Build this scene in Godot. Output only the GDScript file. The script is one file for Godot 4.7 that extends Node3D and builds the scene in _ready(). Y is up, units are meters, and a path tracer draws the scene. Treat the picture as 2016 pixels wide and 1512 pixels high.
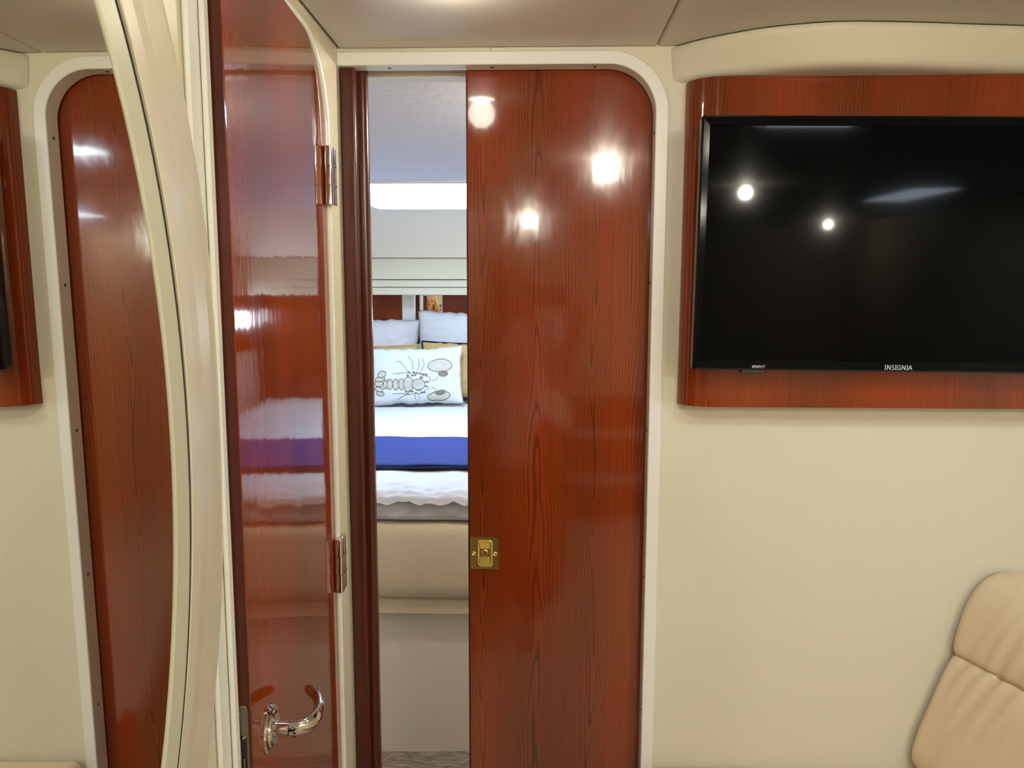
extends Node3D
# A motor-yacht saloon looking forward through a sliding door into the bow cabin.
# x right, y up, the bulkhead's face is z = 0, the camera stands at z = 1.4.

var M := {}
var taken := {}

# ---------------------------------------------------------------- helpers
func numbered(called: String) -> String:
	if not taken.has(called):
		taken[called] = 0
		return called
	taken[called] += 1
	return "%s_%03d" % [called, taken[called]]

func tag(o: Node3D, label: String, category: String, group := "", kind := "") -> Node3D:
	if label: o.set_meta("label", label)
	if category: o.set_meta("category", category)
	if group: o.set_meta("group", group)
	if kind: o.set_meta("kind", kind)
	return o

func base(called: String, at := Vector3.ZERO) -> Node3D:
	var o := Node3D.new()
	o.name = numbered(called)
	add_child(o)
	o.position = at
	return o

func mb() -> SurfaceTool:
	var st := SurfaceTool.new()
	st.begin(Mesh.PRIMITIVE_TRIANGLES)
	return st

func build(st: SurfaceTool, called: String, mat: Material, parent: Node3D = null) -> MeshInstance3D:
	st.generate_normals()
	var o := MeshInstance3D.new()
	o.mesh = st.commit()
	o.material_override = mat
	if parent:
		o.name = called
		parent.add_child(o, true)
	else:
		o.name = numbered(called)
		add_child(o)
	return o

func tri(st: SurfaceTool, a: Vector3, b: Vector3, c: Vector3, ua := Vector2.ZERO, ub := Vector2.ZERO, uc := Vector2.ZERO) -> void:
	# given counter-clockwise seen from outside
	st.set_uv(ua); st.add_vertex(a)
	st.set_uv(uc); st.add_vertex(c)
	st.set_uv(ub); st.add_vertex(b)

func quad(st: SurfaceTool, a: Vector3, b: Vector3, c: Vector3, d: Vector3, ua := Vector2.ZERO, ub := Vector2.ZERO, uc := Vector2.ZERO, ud := Vector2.ZERO) -> void:
	tri(st, a, b, c, ua, ub, uc)
	tri(st, a, c, d, ua, uc, ud)

func inset(poly: PackedVector2Array, by: float) -> PackedVector2Array:
	var out := PackedVector2Array()
	var n := poly.size()
	for i in n:
		var p := poly[i]
		var d0 := (p - poly[(i + n - 1) % n]).normalized()
		var d1 := (poly[(i + 1) % n] - p).normalized()
		var n0 := Vector2(-d0.y, d0.x)
		var n1 := Vector2(-d1.y, d1.x)
		var m := n0 + n1
		var k := m.length_squared()
		out.append(p + (m * (2.0 * by / k) if k > 0.15 else n0 * by))
	return out

# a polygon in the (ea, eb) plane through o, thickened along ec from 0 to depth, with chamfered rims
func extrude(st: SurfaceTool, poly0: PackedVector2Array, o: Vector3, ea: Vector3, eb: Vector3, ec: Vector3, depth: float, bev := 0.0, smooth_sides := false, back_bev := -1.0) -> void:
	var poly := poly0.duplicate()
	if Geometry2D.is_polygon_clockwise(poly): poly.reverse()
	var flip := ea.cross(eb).dot(ec) < 0.0
	var bb := bev if back_bev < 0.0 else back_bev
	var n := poly.size()
	var rings := []
	if bb > 0.0: rings.append([inset(poly, bb), 0.0])
	rings.append([poly, bb])
	rings.append([poly, depth - bev])
	if bev > 0.0: rings.append([inset(poly, bev), depth])
	var at := func(q: Vector2, c: float) -> Vector3: return o + ea * q.x + eb * q.y + ec * c
	for r in rings.size() - 1:
		var p: PackedVector2Array = rings[r][0]
		var q: PackedVector2Array = rings[r + 1][0]
		var c0: float = rings[r][1]
		var c1: float = rings[r + 1][1]
		st.set_smooth_group((r + 1) if smooth_sides else 0xFFFFFFFF)
		for i in n:
			var j := (i + 1) % n
			var a: Vector3 = at.call(p[i], c0)
			var b: Vector3 = at.call(p[j], c0)
			var c: Vector3 = at.call(q[j], c1)
			var d: Vector3 = at.call(q[i], c1)
			var ua := p[i] + Vector2(c0, 0)
			var ub := p[j] + Vector2(c0, 0)
			var uc := q[j] + Vector2(c1, 0)
			var ud := q[i] + Vector2(c1, 0)
			if flip: quad(st, d, c, b, a, ud, uc, ub, ua)
			else: quad(st, a, b, c, d, ua, ub, uc, ud)
	st.set_smooth_group(0xFFFFFFFF)
	for side in 2:
		var p: PackedVector2Array = rings[rings.size() - 1][0] if side else rings[0][0]
		var c: float = rings[rings.size() - 1][1] if side else rings[0][1]
		var idx := Geometry2D.triangulate_polygon(p)
		for t in range(0, idx.size(), 3):
			var i0 := idx[t]; var i1 := idx[t + 1]; var i2 := idx[t + 2]
			var ccw := (p[i1] - p[i0]).cross(p[i2] - p[i0]) > 0.0
			if (ccw == (side == 1)) == flip:
				var s := i1; i1 = i2; i2 = s
			tri(st, at.call(p[i0], c), at.call(p[i1], c), at.call(p[i2], c), p[i0], p[i1], p[i2])

func rect(x0: float, y0: float, x1: float, y1: float, r := 0.0, seg := 5) -> PackedVector2Array:
	if r <= 0.0: return PackedVector2Array([Vector2(x0, y0), Vector2(x1, y0), Vector2(x1, y1), Vector2(x0, y1)])
	var out := PackedVector2Array()
	for k in [[x1 - r, y0 + r, -PI / 2], [x1 - r, y1 - r, 0.0], [x0 + r, y1 - r, PI / 2], [x0 + r, y0 + r, PI]]:
		for i in seg + 1:
			var a: float = k[2] + PI / 2 * i / seg
			out.append(Vector2(k[0] + r * cos(a), k[1] + r * sin(a)))
	return out

# axis-aligned box with chamfered edges; grain runs up
func box(st: SurfaceTool, lo: Vector3, hi: Vector3, bev := 0.002, r := 0.0) -> void:
	extrude(st, rect(lo.x, lo.y, hi.x, hi.y, r), Vector3(0, 0, lo.z), Vector3.RIGHT, Vector3.UP, Vector3.BACK, hi.z - lo.z, bev, r > 0.0)

func grid(st: SurfaceTool, nu: int, nv: int, f: Callable, uvs := Vector2.ONE, flip := false) -> void:
	var pts := []
	for j in nv + 1:
		var row := []
		for i in nu + 1: row.append(f.call(float(i) / nu, float(j) / nv))
		pts.append(row)
	st.set_smooth_group(0)
	for j in nv:
		for i in nu:
			var a: Vector3 = pts[j][i]
			var b: Vector3 = pts[j][i + 1]
			var c: Vector3 = pts[j + 1][i + 1]
			var d: Vector3 = pts[j + 1][i]
			var u0 := Vector2(float(i) / nu, float(j) / nv) * uvs
			var u1 := Vector2(float(i + 1) / nu, float(j + 1) / nv) * uvs
			if flip: quad(st, d, c, b, a, Vector2(u0.x, u1.y), u1, Vector2(u1.x, u0.y), u0)
			else: quad(st, a, b, c, d, u0, Vector2(u1.x, u0.y), u1, Vector2(u0.x, u1.y))

func tube(st: SurfaceTool, pts: Array, radii: Array, seg := 16, caps := true, squash := 1.0) -> void:
	var n := pts.size()
	var rings := []
	var side := Vector3.ZERO
	for i in n:
		var d: Vector3 = (pts[mini(i + 1, n - 1)] - pts[maxi(i - 1, 0)]).normalized()
		if side == Vector3.ZERO: side = d.cross(Vector3.UP if absf(d.y) < 0.9 else Vector3.RIGHT).normalized()
		side = (side - d * side.dot(d)).normalized()
		var up := side.cross(d).normalized()
		var ring := []
		var r: float = radii[mini(i, radii.size() - 1)]
		for k in seg:
			var a := TAU * k / seg
			ring.append(pts[i] + side * cos(a) * r * squash + up * sin(a) * r)
		rings.append(ring)
	st.set_smooth_group(0)
	for i in n - 1:
		for k in seg:
			var j := (k + 1) % seg
			quad(st, rings[i][k], rings[i + 1][k], rings[i + 1][j], rings[i][j])
	if caps:
		st.set_smooth_group(0xFFFFFFFF)
		for k in seg:
			var j := (k + 1) % seg
			tri(st, pts[0], rings[0][k], rings[0][j])
			tri(st, pts[n - 1], rings[n - 1][j], rings[n - 1][k])

# profile [radius, height along axis] turned about the axis
func lathe(st: SurfaceTool, profile: Array, o: Vector3, axis: Vector3, seg := 28) -> void:
	var side := axis.cross(Vector3.UP if absf(axis.y) < 0.9 else Vector3.RIGHT).normalized()
	var up := axis.cross(side)
	for i in profile.size() - 1:
		st.set_smooth_group(i + 1)
		for k in seg:
			var a0 := TAU * k / seg
			var a1 := TAU * (k + 1) / seg
			var d0 := side * cos(a0) + up * sin(a0)
			var d1 := side * cos(a1) + up * sin(a1)
			var p0: Vector3 = o + d0 * profile[i][0] + axis * profile[i][1]
			var p1: Vector3 = o + d1 * profile[i][0] + axis * profile[i][1]
			var q0: Vector3 = o + d0 * profile[i + 1][0] + axis * profile[i + 1][1]
			var q1: Vector3 = o + d1 * profile[i + 1][0] + axis * profile[i + 1][1]
			quad(st, p0, p1, q1, q0)

# nested ellipses in a plane facing +x: profile [grow, x]; centre (y, z)
func oval(st: SurfaceTool, cy: float, cz: float, a: float, b: float, profile: Array, seg := 96, rel := 0.0) -> void:
	for i in profile.size() - 1:
		st.set_smooth_group(i + 1)
		for k in seg:
			var p := []
			for e in [[i, k], [i, k + 1], [i + 1, k + 1], [i + 1, k]]:
				var t: float = TAU * e[1] / seg
				var g: float = profile[e[0]][0]
				p.append(Vector3(profile[e[0]][1], cy + (b + g * (1.0 + rel)) * sin(t), cz - (a + g) * cos(t)))
			quad(st, p[0], p[1], p[2], p[3])

func mat(c: Color, rough := 0.6, metal := 0.0, spec := 0.5) -> StandardMaterial3D:
	var m := StandardMaterial3D.new()
	m.albedo_color = c
	m.roughness = rough
	m.metallic = metal
	m.metallic_specular = spec
	return m

func noise(freq: float, sd: int, oct := 3) -> FastNoiseLite:
	var n := FastNoiseLite.new()
	n.noise_type = FastNoiseLite.TYPE_SIMPLEX_SMOOTH
	n.frequency = freq
	n.seed = sd
	n.fractal_octaves = oct
	return n

func noise_tex(freq: float, sd: int, size := 512, normal := 0.0, ramp: Array = []) -> NoiseTexture2D:
	var t := NoiseTexture2D.new()
	t.width = size; t.height = size; t.seamless = true
	t.noise = noise(freq, sd, 4)
	if normal > 0.0:
		t.as_normal_map = true
		t.bump_strength = normal
	if ramp:
		var g := Gradient.new()
		g.set_color(0, ramp[0]); g.set_color(1, ramp[1])
		t.color_ramp = g
	return t

# ---------------------------------------------------------------- textures
func wood_texture(w: int, h: int, sd: int, centres: Array, contrast: float) -> ImageTexture:
	var data := PackedByteArray()
	data.resize(w * h * 3)
	var n1 := noise(1.0, sd, 2)
	var n2 := noise(1.0, sd + 7, 2)
	var n3 := noise(1.0, sd + 13, 1)
	var fine := PackedFloat32Array()
	var rng := RandomNumberGenerator.new()
	rng.seed = sd
	fine.resize(w)
	for x in w: fine[x] = rng.randf()
	var at := 0
	for y in h:
		var v := 2.0 * y / h
		for x in w:
			var u := 0.62 * x / w
			var uu := u + n1.get_noise_2d(u * 6.0, v * 1.6) * 0.014
			var sum := 0.0
			for c: float in centres: sum += exp(-70.0 * sqrt((uu - c) * (uu - c) + 0.00003))
			var t := -log(sum) / 70.0
			var g := t * 235.0 + v * 6.0 + n2.get_noise_2d(u * 14.0, v * 2.6) * 1.1
			var ring := g - floorf(g)
			var line := smoothstep(0.50, 0.90, ring) * (1.0 - smoothstep(0.90, 1.0, ring))
			var soft := n3.get_noise_2d(u * 18.0, v * 2.0)
			line *= 0.30 + 0.70 * (0.5 + 0.5 * soft)
			var fib := fine[(x + int(2.0 * n3.get_noise_2d(u * 60.0, v * 7.0)) + w) % w] - 0.5
			var broad := n3.get_noise_2d(u * 6.0 + 40.0, v * 0.8)
			var k := 1.0 - contrast * line + 0.13 * fib + 0.11 * broad
			data[at] = int(clampf(126.0 * k + 4.0 * broad, 0, 255))
			data[at + 1] = int(clampf(51.0 * k * (1.0 - 0.12 * line + 0.08 * soft), 0, 255))
			data[at + 2] = int(clampf(15.0 * k * (1.0 - 0.16 * line + 0.10 * soft), 0, 255))
			at += 3
	var im := Image.create_from_data(w, h, false, Image.FORMAT_RGB8, data)
	return ImageTexture.create_from_image(im)

func dab(im: Image, p: Vector2, r: float, c: Color) -> void:
	for y in range(maxi(0, int(p.y - r)), mini(im.get_height(), int(p.y + r) + 2)):
		for x in range(maxi(0, int(p.x - r)), mini(im.get_width(), int(p.x + r) + 2)):
			var k := clampf(r - Vector2(x, y).distance_to(p) + 0.5, 0, 1)
			if k > 0.0: im.set_pixel(x, y, im.get_pixel(x, y).lerp(c, k))

func stroke(im: Image, pts: Array, r: float, c: Color) -> void:
	for i in pts.size() - 1:
		var a: Vector2 = pts[i]
		var b: Vector2 = pts[i + 1]
		var n := int(a.distance_to(b) / maxf(r * 0.6, 0.6)) + 1
		for k in n + 1: dab(im, a.lerp(b, float(k) / n), r, c)

func blob(im: Image, c: Vector2, rx: float, ry: float, turn: float, fill: Color, edge: Color, w := 2.0) -> void:
	var R := maxf(rx, ry) + 2.0
	for y in range(maxi(0, int(c.y - R)), mini(im.get_height(), int(c.y + R) + 1)):
		for x in range(maxi(0, int(c.x - R)), mini(im.get_width(), int(c.x + R) + 1)):
			var q := (Vector2(x, y) - c).rotated(-turn)
			var d := Vector2(q.x / rx, q.y / ry).length()
			if d < 1.0:
				var speck := 1.0 - 0.05 * float((x * 7 + y * 13) % 3)
				im.set_pixel(x, y, Color(fill.r * speck, fill.g * speck, fill.b * speck))
	var ring := []
	for k in 41: ring.append(c + Vector2(cos(TAU * k / 40.0) * rx, sin(TAU * k / 40.0) * ry).rotated(turn))
	stroke(im, ring, w, edge)

func lobster_texture() -> ImageTexture:
	# stitched lobster on white linen, lying along the pillow with its claws to the right
	var W := 640
	var H := 354
	var im := Image.create(W, H, false, Image.FORMAT_RGB8)
	im.fill(Color(0.9, 0.91, 0.92))
	var S := W / 1150.0
	var p := func(x: float, y: float) -> Vector2: return Vector2((x - 180.0) * S, (y - 765.0) * S)
	var cream := Color(0.87, 0.85, 0.78)
	var thread := Color(0.42, 0.39, 0.33)
	var grey := Color(0.58, 0.54, 0.48)
	for e in [[340, 888, 52, 22, -0.25], [322, 938, 56, 26, -0.2], [322, 1000, 54, 32, 0.0], [338, 1050, 62, 28, 0.1], [362, 1102, 52, 36, 0.15], [405, 985, 24, 50, 0.0], [460, 985, 36, 58, 0.0], [535, 978, 38, 64, 0.0], [605, 975, 36, 68, 0.0], [692, 978, 60, 84, 0.0], [815, 972, 80, 62, 0.0], [1050, 838, 140, 50, 0.16], [1080, 1182, 148, 74, 0.0]]:
		blob(im, p.call(e[0], e[1]), e[2] * S, e[3] * S, e[4], cream, thread, 2.2)
	for e in [[1075, 878, 66, 26, 0.25], [1120, 1088, 60, 34, 0.0], [850, 1050, 22, 12, 0.0], [905, 945, 14, 9, 0.0], [915, 998, 14, 9, 0.0]]:
		blob(im, p.call(e[0], e[1]), e[2] * S, e[3] * S, e[4], grey, thread, 1.0)
	for l in [[[700, 1105], [640, 1190], [600, 1240], [550, 1245]], [[755, 1115], [742, 1240], [690, 1298]], [[800, 1120], [828, 1195], [820, 1275]], [[850, 1125], [890, 1200], [868, 1280]], [[500, 872], [650, 866], [890, 874]], [[500, 1100], [640, 1110], [930, 1082]], [[560, 802], [640, 850], [680, 880]], [[885, 900], [935, 915], [932, 945], [900, 935]], [[930, 985], [965, 1015], [955, 1052], [850, 1082]], [[760, 865], [768, 810]], [[800, 868], [820, 815]], [[960, 930], [1005, 925], [1020, 900]], [[985, 1010], [1030, 1015], [1055, 1055]]]:
		var pts := []
		for q in l: pts.append(p.call(q[0], q[1]))
		stroke(im, pts, 1.7, thread)
	for q in [[655, 895], [680, 872], [705, 905], [735, 895], [775, 875], [800, 910], [835, 912], [850, 880], [880, 882], [685, 1078], [740, 1075], [775, 1078], [700, 1115], [760, 1112], [795, 1102], [835, 1100], [880, 1088], [915, 1080]]:
		blob(im, p.call(q[0], q[1]), 15 * S, 9 * S, 0.0, grey, thread, 0.8)
	return ImageTexture.create_from_image(im)

func carpet_texture() -> ImageTexture:
	var n := noise(0.05, 51, 3)
	var m := noise(0.35, 52, 2)
	var im := Image.create(256, 256, false, Image.FORMAT_RGB8)
	for y in 256:
		for x in 256:
			var k := 0.5 + 0.5 * n.get_noise_2d(x * 0.35, y * 3.0) + 0.5 * m.get_noise_2d(x * 0.6, y * 1.6)
			k = clampf(k, 0.0, 1.0)
			im.set_pixel(x, y, Color(0.34, 0.30, 0.27).lerp(Color(0.80, 0.74, 0.68), k))
	return ImageTexture.create_from_image(im)

func materials() -> void:
	var w1 := wood_texture(1024, 1536, 3, [0.03, 0.244, 0.52], 0.34)
	var w2 := wood_texture(768, 1024, 21, [-0.3], 0.22)
	for e in [["wood", w1, 0.11, 0.1318], ["wood_plain", w2, 0.055, 0.0]]:
		var m := mat(Color.WHITE, e[2], 0.0, 0.5)
		m.albedo_texture = e[1]
		m.uv1_scale = Vector3(1.0 / 0.62, -1.0 / 2.0, 1)
		m.uv1_offset = Vector3(e[3] / 0.62, 0, 0)
		if e[0] == "wood":
			m.clearcoat_enabled = true
			m.clearcoat = 0.4
			m.clearcoat_roughness = 0.03
		m.normal_enabled = true
		m.normal_texture = noise_tex(0.02, 9, 512, 1.0)
		m.normal_scale = 0.10
		M[e[0]] = m
	M.wood_edge = mat(Color8(80, 27, 12), 0.22)
	M.wood_edge.albedo_texture = noise_tex(0.012, 4, 256, 0.0, [Color(0.8, 0.78, 0.76), Color(1, 1, 1)])
	M.wood_edge.uv1_triplanar = true
	M.wood_edge.uv1_scale = Vector3(9, 0.5, 9)
	var fine := noise_tex(0.09, 31, 512, 3.0)
	for e in [["vinyl", Color8(214, 207, 184), 0.55, 0.07], ["ceiling_vinyl", Color8(216, 210, 196), 0.5, 0.07], ["moulding", Color8(202, 192, 166), 0.30, 0.02], ["bow_vinyl", Color8(230, 220, 202), 0.55, 0.06], ["berth_vinyl", Color8(214, 197, 168), 0.36, 0.6]]:
		var m := mat(e[1], e[2])
		m.normal_enabled = true
		m.normal_texture = fine
		m.normal_scale = e[3]
		m.uv1_triplanar = true
		m.uv1_scale = Vector3(3.5, 3.5, 3.5)
		M[e[0]] = m
	M.leather = mat(Color8(222, 202, 168), 0.38)
	M.leather.normal_enabled = true
	M.leather.normal_texture = fine
	M.leather.normal_scale = 0.3
	M.leather.uv1_triplanar = true
	M.leather.uv1_scale = Vector3(6, 6, 6)
	M.trim = mat(Color8(230, 229, 220), 0.28)
	M.casing = mat(Color8(220, 218, 204), 0.16)
	M.frame = mat(Color8(186, 182, 156), 0.32)
	M.gasket = mat(Color8(40, 36, 30), 0.7)
	M.mirror = mat(Color(0.90, 0.91, 0.89), 0.0, 1.0)
	M.chrome = mat(Color(0.80, 0.77, 0.75), 0.07, 1.0)
	M.steel = mat(Color(0.52, 0.50, 0.46), 0.28, 1.0)
	M.brass = mat(Color(0.93, 0.84, 0.52), 0.20, 1.0)
	M.dark = mat(Color8(22, 20, 18), 0.5)
	M.screw = mat(Color(0.34, 0.28, 0.22), 0.35, 0.9)
	M.tv_case = mat(Color8(7, 8, 11), 0.10, 0.0, 0.25)
	M.tv_screen = mat(Color8(3, 3, 4), 0.10, 0.0, 0.10)
	M.tv_screen.clearcoat_enabled = true
	M.tv_screen.clearcoat = 0.08
	M.tv_screen.clearcoat_roughness = 0.04
	M.print = mat(Color8(200, 202, 205), 0.5)
	M.tab = mat(Color8(44, 42, 42), 0.4)
	M.linen = mat(Color(0.80, 0.80, 0.82), 0.85)
	M.linen.normal_enabled = true
	M.linen.normal_texture = noise_tex(0.15, 61, 256, 3.0)
	M.linen.normal_scale = 0.15
	M.linen.uv1_triplanar = true
	M.linen.uv1_scale = Vector3(5, 5, 5)
	M.pillowcase = mat(Color(0.82, 0.82, 0.84), 0.85)
	M.lobster = mat(Color(0.92, 0.92, 0.93), 0.85)
	M.lobster.albedo_texture = lobster_texture()
	M.gold = mat(Color8(214, 184, 128), 0.7)
	M.gold.albedo_texture = noise_tex(0.2, 71, 256, 0.0, [Color(0.75, 0.72, 0.66), Color(1, 1, 1)])
	M.gold.uv1_triplanar = true
	M.gold.uv1_scale = Vector3(8, 8, 8)
	M.throw = mat(Color8(30, 50, 122), 0.9)
	M.throw.albedo_texture = noise_tex(0.12, 72, 256, 0.0, [Color(0.86, 0.86, 0.88), Color(1, 1, 1)])
	M.throw.uv1_triplanar = true
	M.throw.uv1_scale = Vector3(4, 4, 4)
	M.navy = mat(Color8(14, 18, 42), 0.9)
	M.carpet = mat(Color.WHITE, 0.95)
	M.carpet.albedo_texture = carpet_texture()
	M.carpet.uv1_triplanar = true
	M.carpet.uv1_scale = Vector3(2.5, 2.5, 2.5)
	M.floor = mat(Color8(206, 192, 166), 0.9)
	M.counter = mat(Color8(226, 222, 212), 0.25)
	M.bow_ceiling = mat(Color8(228, 230, 240), 0.8)
	M.bow_ceiling.normal_enabled = true
	M.bow_ceiling.normal_texture = noise_tex(0.03, 81, 512, 4.0)
	M.bow_ceiling.normal_scale = 0.12
	M.bow_ceiling.uv1_triplanar = true
	M.bow_ceiling.uv1_scale = Vector3(2.2, 2.2, 2.2)

# ---------------------------------------------------------------- the scene
func _ready() -> void:
	set_view()
	materials()
	bulkhead()
	saloon_shell()
	left_wall()
	bow_cabin()
	sliding_door()
	hinged_door()
	oval_mirror()
	television()
	settee()
	bed()
	lamps()
	photographer()

func set_view() -> void:
	var cam := Camera3D.new()
	cam.name = "camera"
	cam.fov = rad_to_deg(2.0 * atan(756.0 / 1500.0))
	cam.near = 0.02
	cam.far = 50.0
	add_child(cam)
	cam.position = Vector3(0, 1.55, 1.40)
	cam.rotation = Vector3(deg_to_rad(-6.97), deg_to_rad(1.7), deg_to_rad(0.1))
	cam.current = true
	var we := WorldEnvironment.new()
	we.name = "surroundings"
	var env := Environment.new()
	env.background_mode = Environment.BG_SKY
	var sky := Sky.new()
	var sm := ProceduralSkyMaterial.new()
	sm.sky_top_color = Color(0.55, 0.68, 0.86)
	sm.sky_horizon_color = Color(0.82, 0.88, 0.94)
	sm.ground_bottom_color = Color(0.3, 0.3, 0.3)
	sm.ground_horizon_color = Color(0.6, 0.62, 0.64)
	sky.sky_material = sm
	env.sky = sky
	env.ambient_light_source = Environment.AMBIENT_SOURCE_DISABLED
	env.tonemap_mode = Environment.TONE_MAPPER_LINEAR
	env.tonemap_exposure = 1.1
	env.sdfgi_enabled = true
	env.ssao_enabled = true
	env.ssil_enabled = true
	we.environment = env
	add_child(we)

const CEIL := 1.9745
const TRIM_TOP := 1.967
const OPEN_TOP := 1.9445
const OPEN_RIGHT := 0.211
const LEFT := -0.352

# the outline of the doorway's head and right side, from the left along the top and down, grown outwards
func doorway_path(grow: float, y_end := 0.0, x_start := LEFT) -> Array:
	var pts := [Vector2(x_start, OPEN_TOP + grow)]
	var r := 0.084 + grow
	var c := Vector2(OPEN_RIGHT - 0.084, OPEN_TOP - 0.084)
	for i in 17:
		var a := PI / 2 * (1.0 - i / 16.0)
		pts.append(c + Vector2(cos(a), sin(a)) * r)
	pts.append(Vector2(OPEN_RIGHT + grow, y_end))
	return pts

func band(outer: Array, inner: Array) -> PackedVector2Array:
	var out := PackedVector2Array(outer)
	var back := inner.duplicate()
	back.reverse()
	out.append_array(PackedVector2Array(back))
	return out

func struct(st: SurfaceTool, called: String, m: Material, label: String, category: String) -> MeshInstance3D:
	var o := build(st, called, m)
	tag(o, label, category, "", "structure")
	return o

func screw_at(parent: Node3D, p: Vector3, axis: Vector3, r := 0.0028, m: Material = null) -> void:
	var s := mb()
	lathe(s, [[r, -0.001], [r, 0.0004], [r * 0.7, 0.0009], [r * 0.3, 0.0002], [0.0, 0.0]], p, axis, 12)
	build(s, "screw", m if m else M.screw, parent)

func bulkhead() -> void:
	# two skins with the door pocket between them
	var open := doorway_path(0.006)
	for skin in [[-0.026, 0.026], [-0.1, 0.03]]:
		var poly := PackedVector2Array(open)
		poly.append_array(PackedVector2Array([Vector2(2.35, 0), Vector2(2.35, 2.06), Vector2(-1.75, 2.06), Vector2(-1.75, 0), Vector2(LEFT, 0)]))
		if skin[0] > -0.05:
			poly = PackedVector2Array(open)
			poly.append_array(PackedVector2Array([Vector2(2.35, 0), Vector2(2.35, 2.06), Vector2(LEFT, 2.06)]))
		var s := mb()
		extrude(s, poly, Vector3(0, 0, skin[0]), Vector3.RIGHT, Vector3.UP, Vector3.BACK, skin[1])
		if skin[0] > -0.05: struct(s, "wall_front", M.vinyl, "cream vinyl bulkhead around the doorway and below the television", "wall")
		else: struct(s, "wall_bow_aft", M.bow_vinyl, "cream aft wall of the bow cabin behind the sliding door", "wall")
	# cream door surround: face band with a reveal, screws along it
	var t := base("trim_1")
	tag(t, "pale cream door surround with a rounded upper corner on the bulkhead", "door trim", "", "structure")
	var f := mb()
	extrude(f, band(doorway_path(0.0225), doorway_path(0.0)), Vector3(0, 0, -0.001), Vector3.RIGHT, Vector3.UP, Vector3.BACK, 0.008, 0.0015)
	build(f, "face_band", M.trim, t)
	var j := mb()
	extrude(j, band(doorway_path(0.006), doorway_path(0.0005)), Vector3(0, 0, -0.030), Vector3.RIGHT, Vector3.UP, Vector3.BACK, 0.030)
	build(j, "front_reveal", M.trim, t)
	j = mb()
	extrude(j, band(doorway_path(0.006), doorway_path(-0.001)), Vector3(0, 0, -0.102), Vector3.RIGHT, Vector3.UP, Vector3.BACK, 0.034)
	build(j, "rear_reveal", M.trim, t)
	j = mb()
	extrude(j, band(doorway_path(0.03), doorway_path(0.014)), Vector3(0, 0, -0.069), Vector3.RIGHT, Vector3.UP, Vector3.BACK, 0.040)
	build(j, "track_channel", M.moulding, t)
	for x in [-0.262, -0.078, 0.104]: screw_at(t, Vector3(x, OPEN_TOP + 0.0006, -0.014), Vector3.DOWN, 0.0035)
	for y in [1.83, 1.565, 1.29, 1.005, 0.735, 0.48, 0.25]: screw_at(t, Vector3(OPEN_RIGHT + 0.0006, y, -0.014), Vector3.LEFT, 0.0032)
	# little vinyl joint tab over the doorway
	var k := mb()
	box(k, Vector3(-0.079, TRIM_TOP + 0.0006, 0.0), Vector3(-0.053, CEIL - 0.0005, 0.0035), 0.001)
	struct(k, "trim_2", M.vinyl, "narrow cream vinyl joint tab above the door surround", "trim")

func padded(st: SurfaceTool, lo: Vector2, hi: Vector2, y: float, r := 0.008, thick := 0.03) -> void:
	# an upholstered ceiling panel seen from below
	extrude(st, rect(lo.x, lo.y, hi.x, hi.y), Vector3(0, y + thick, 0), Vector3.RIGHT, Vector3.BACK, Vector3.DOWN, thick, r, false, 0.0)

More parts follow.
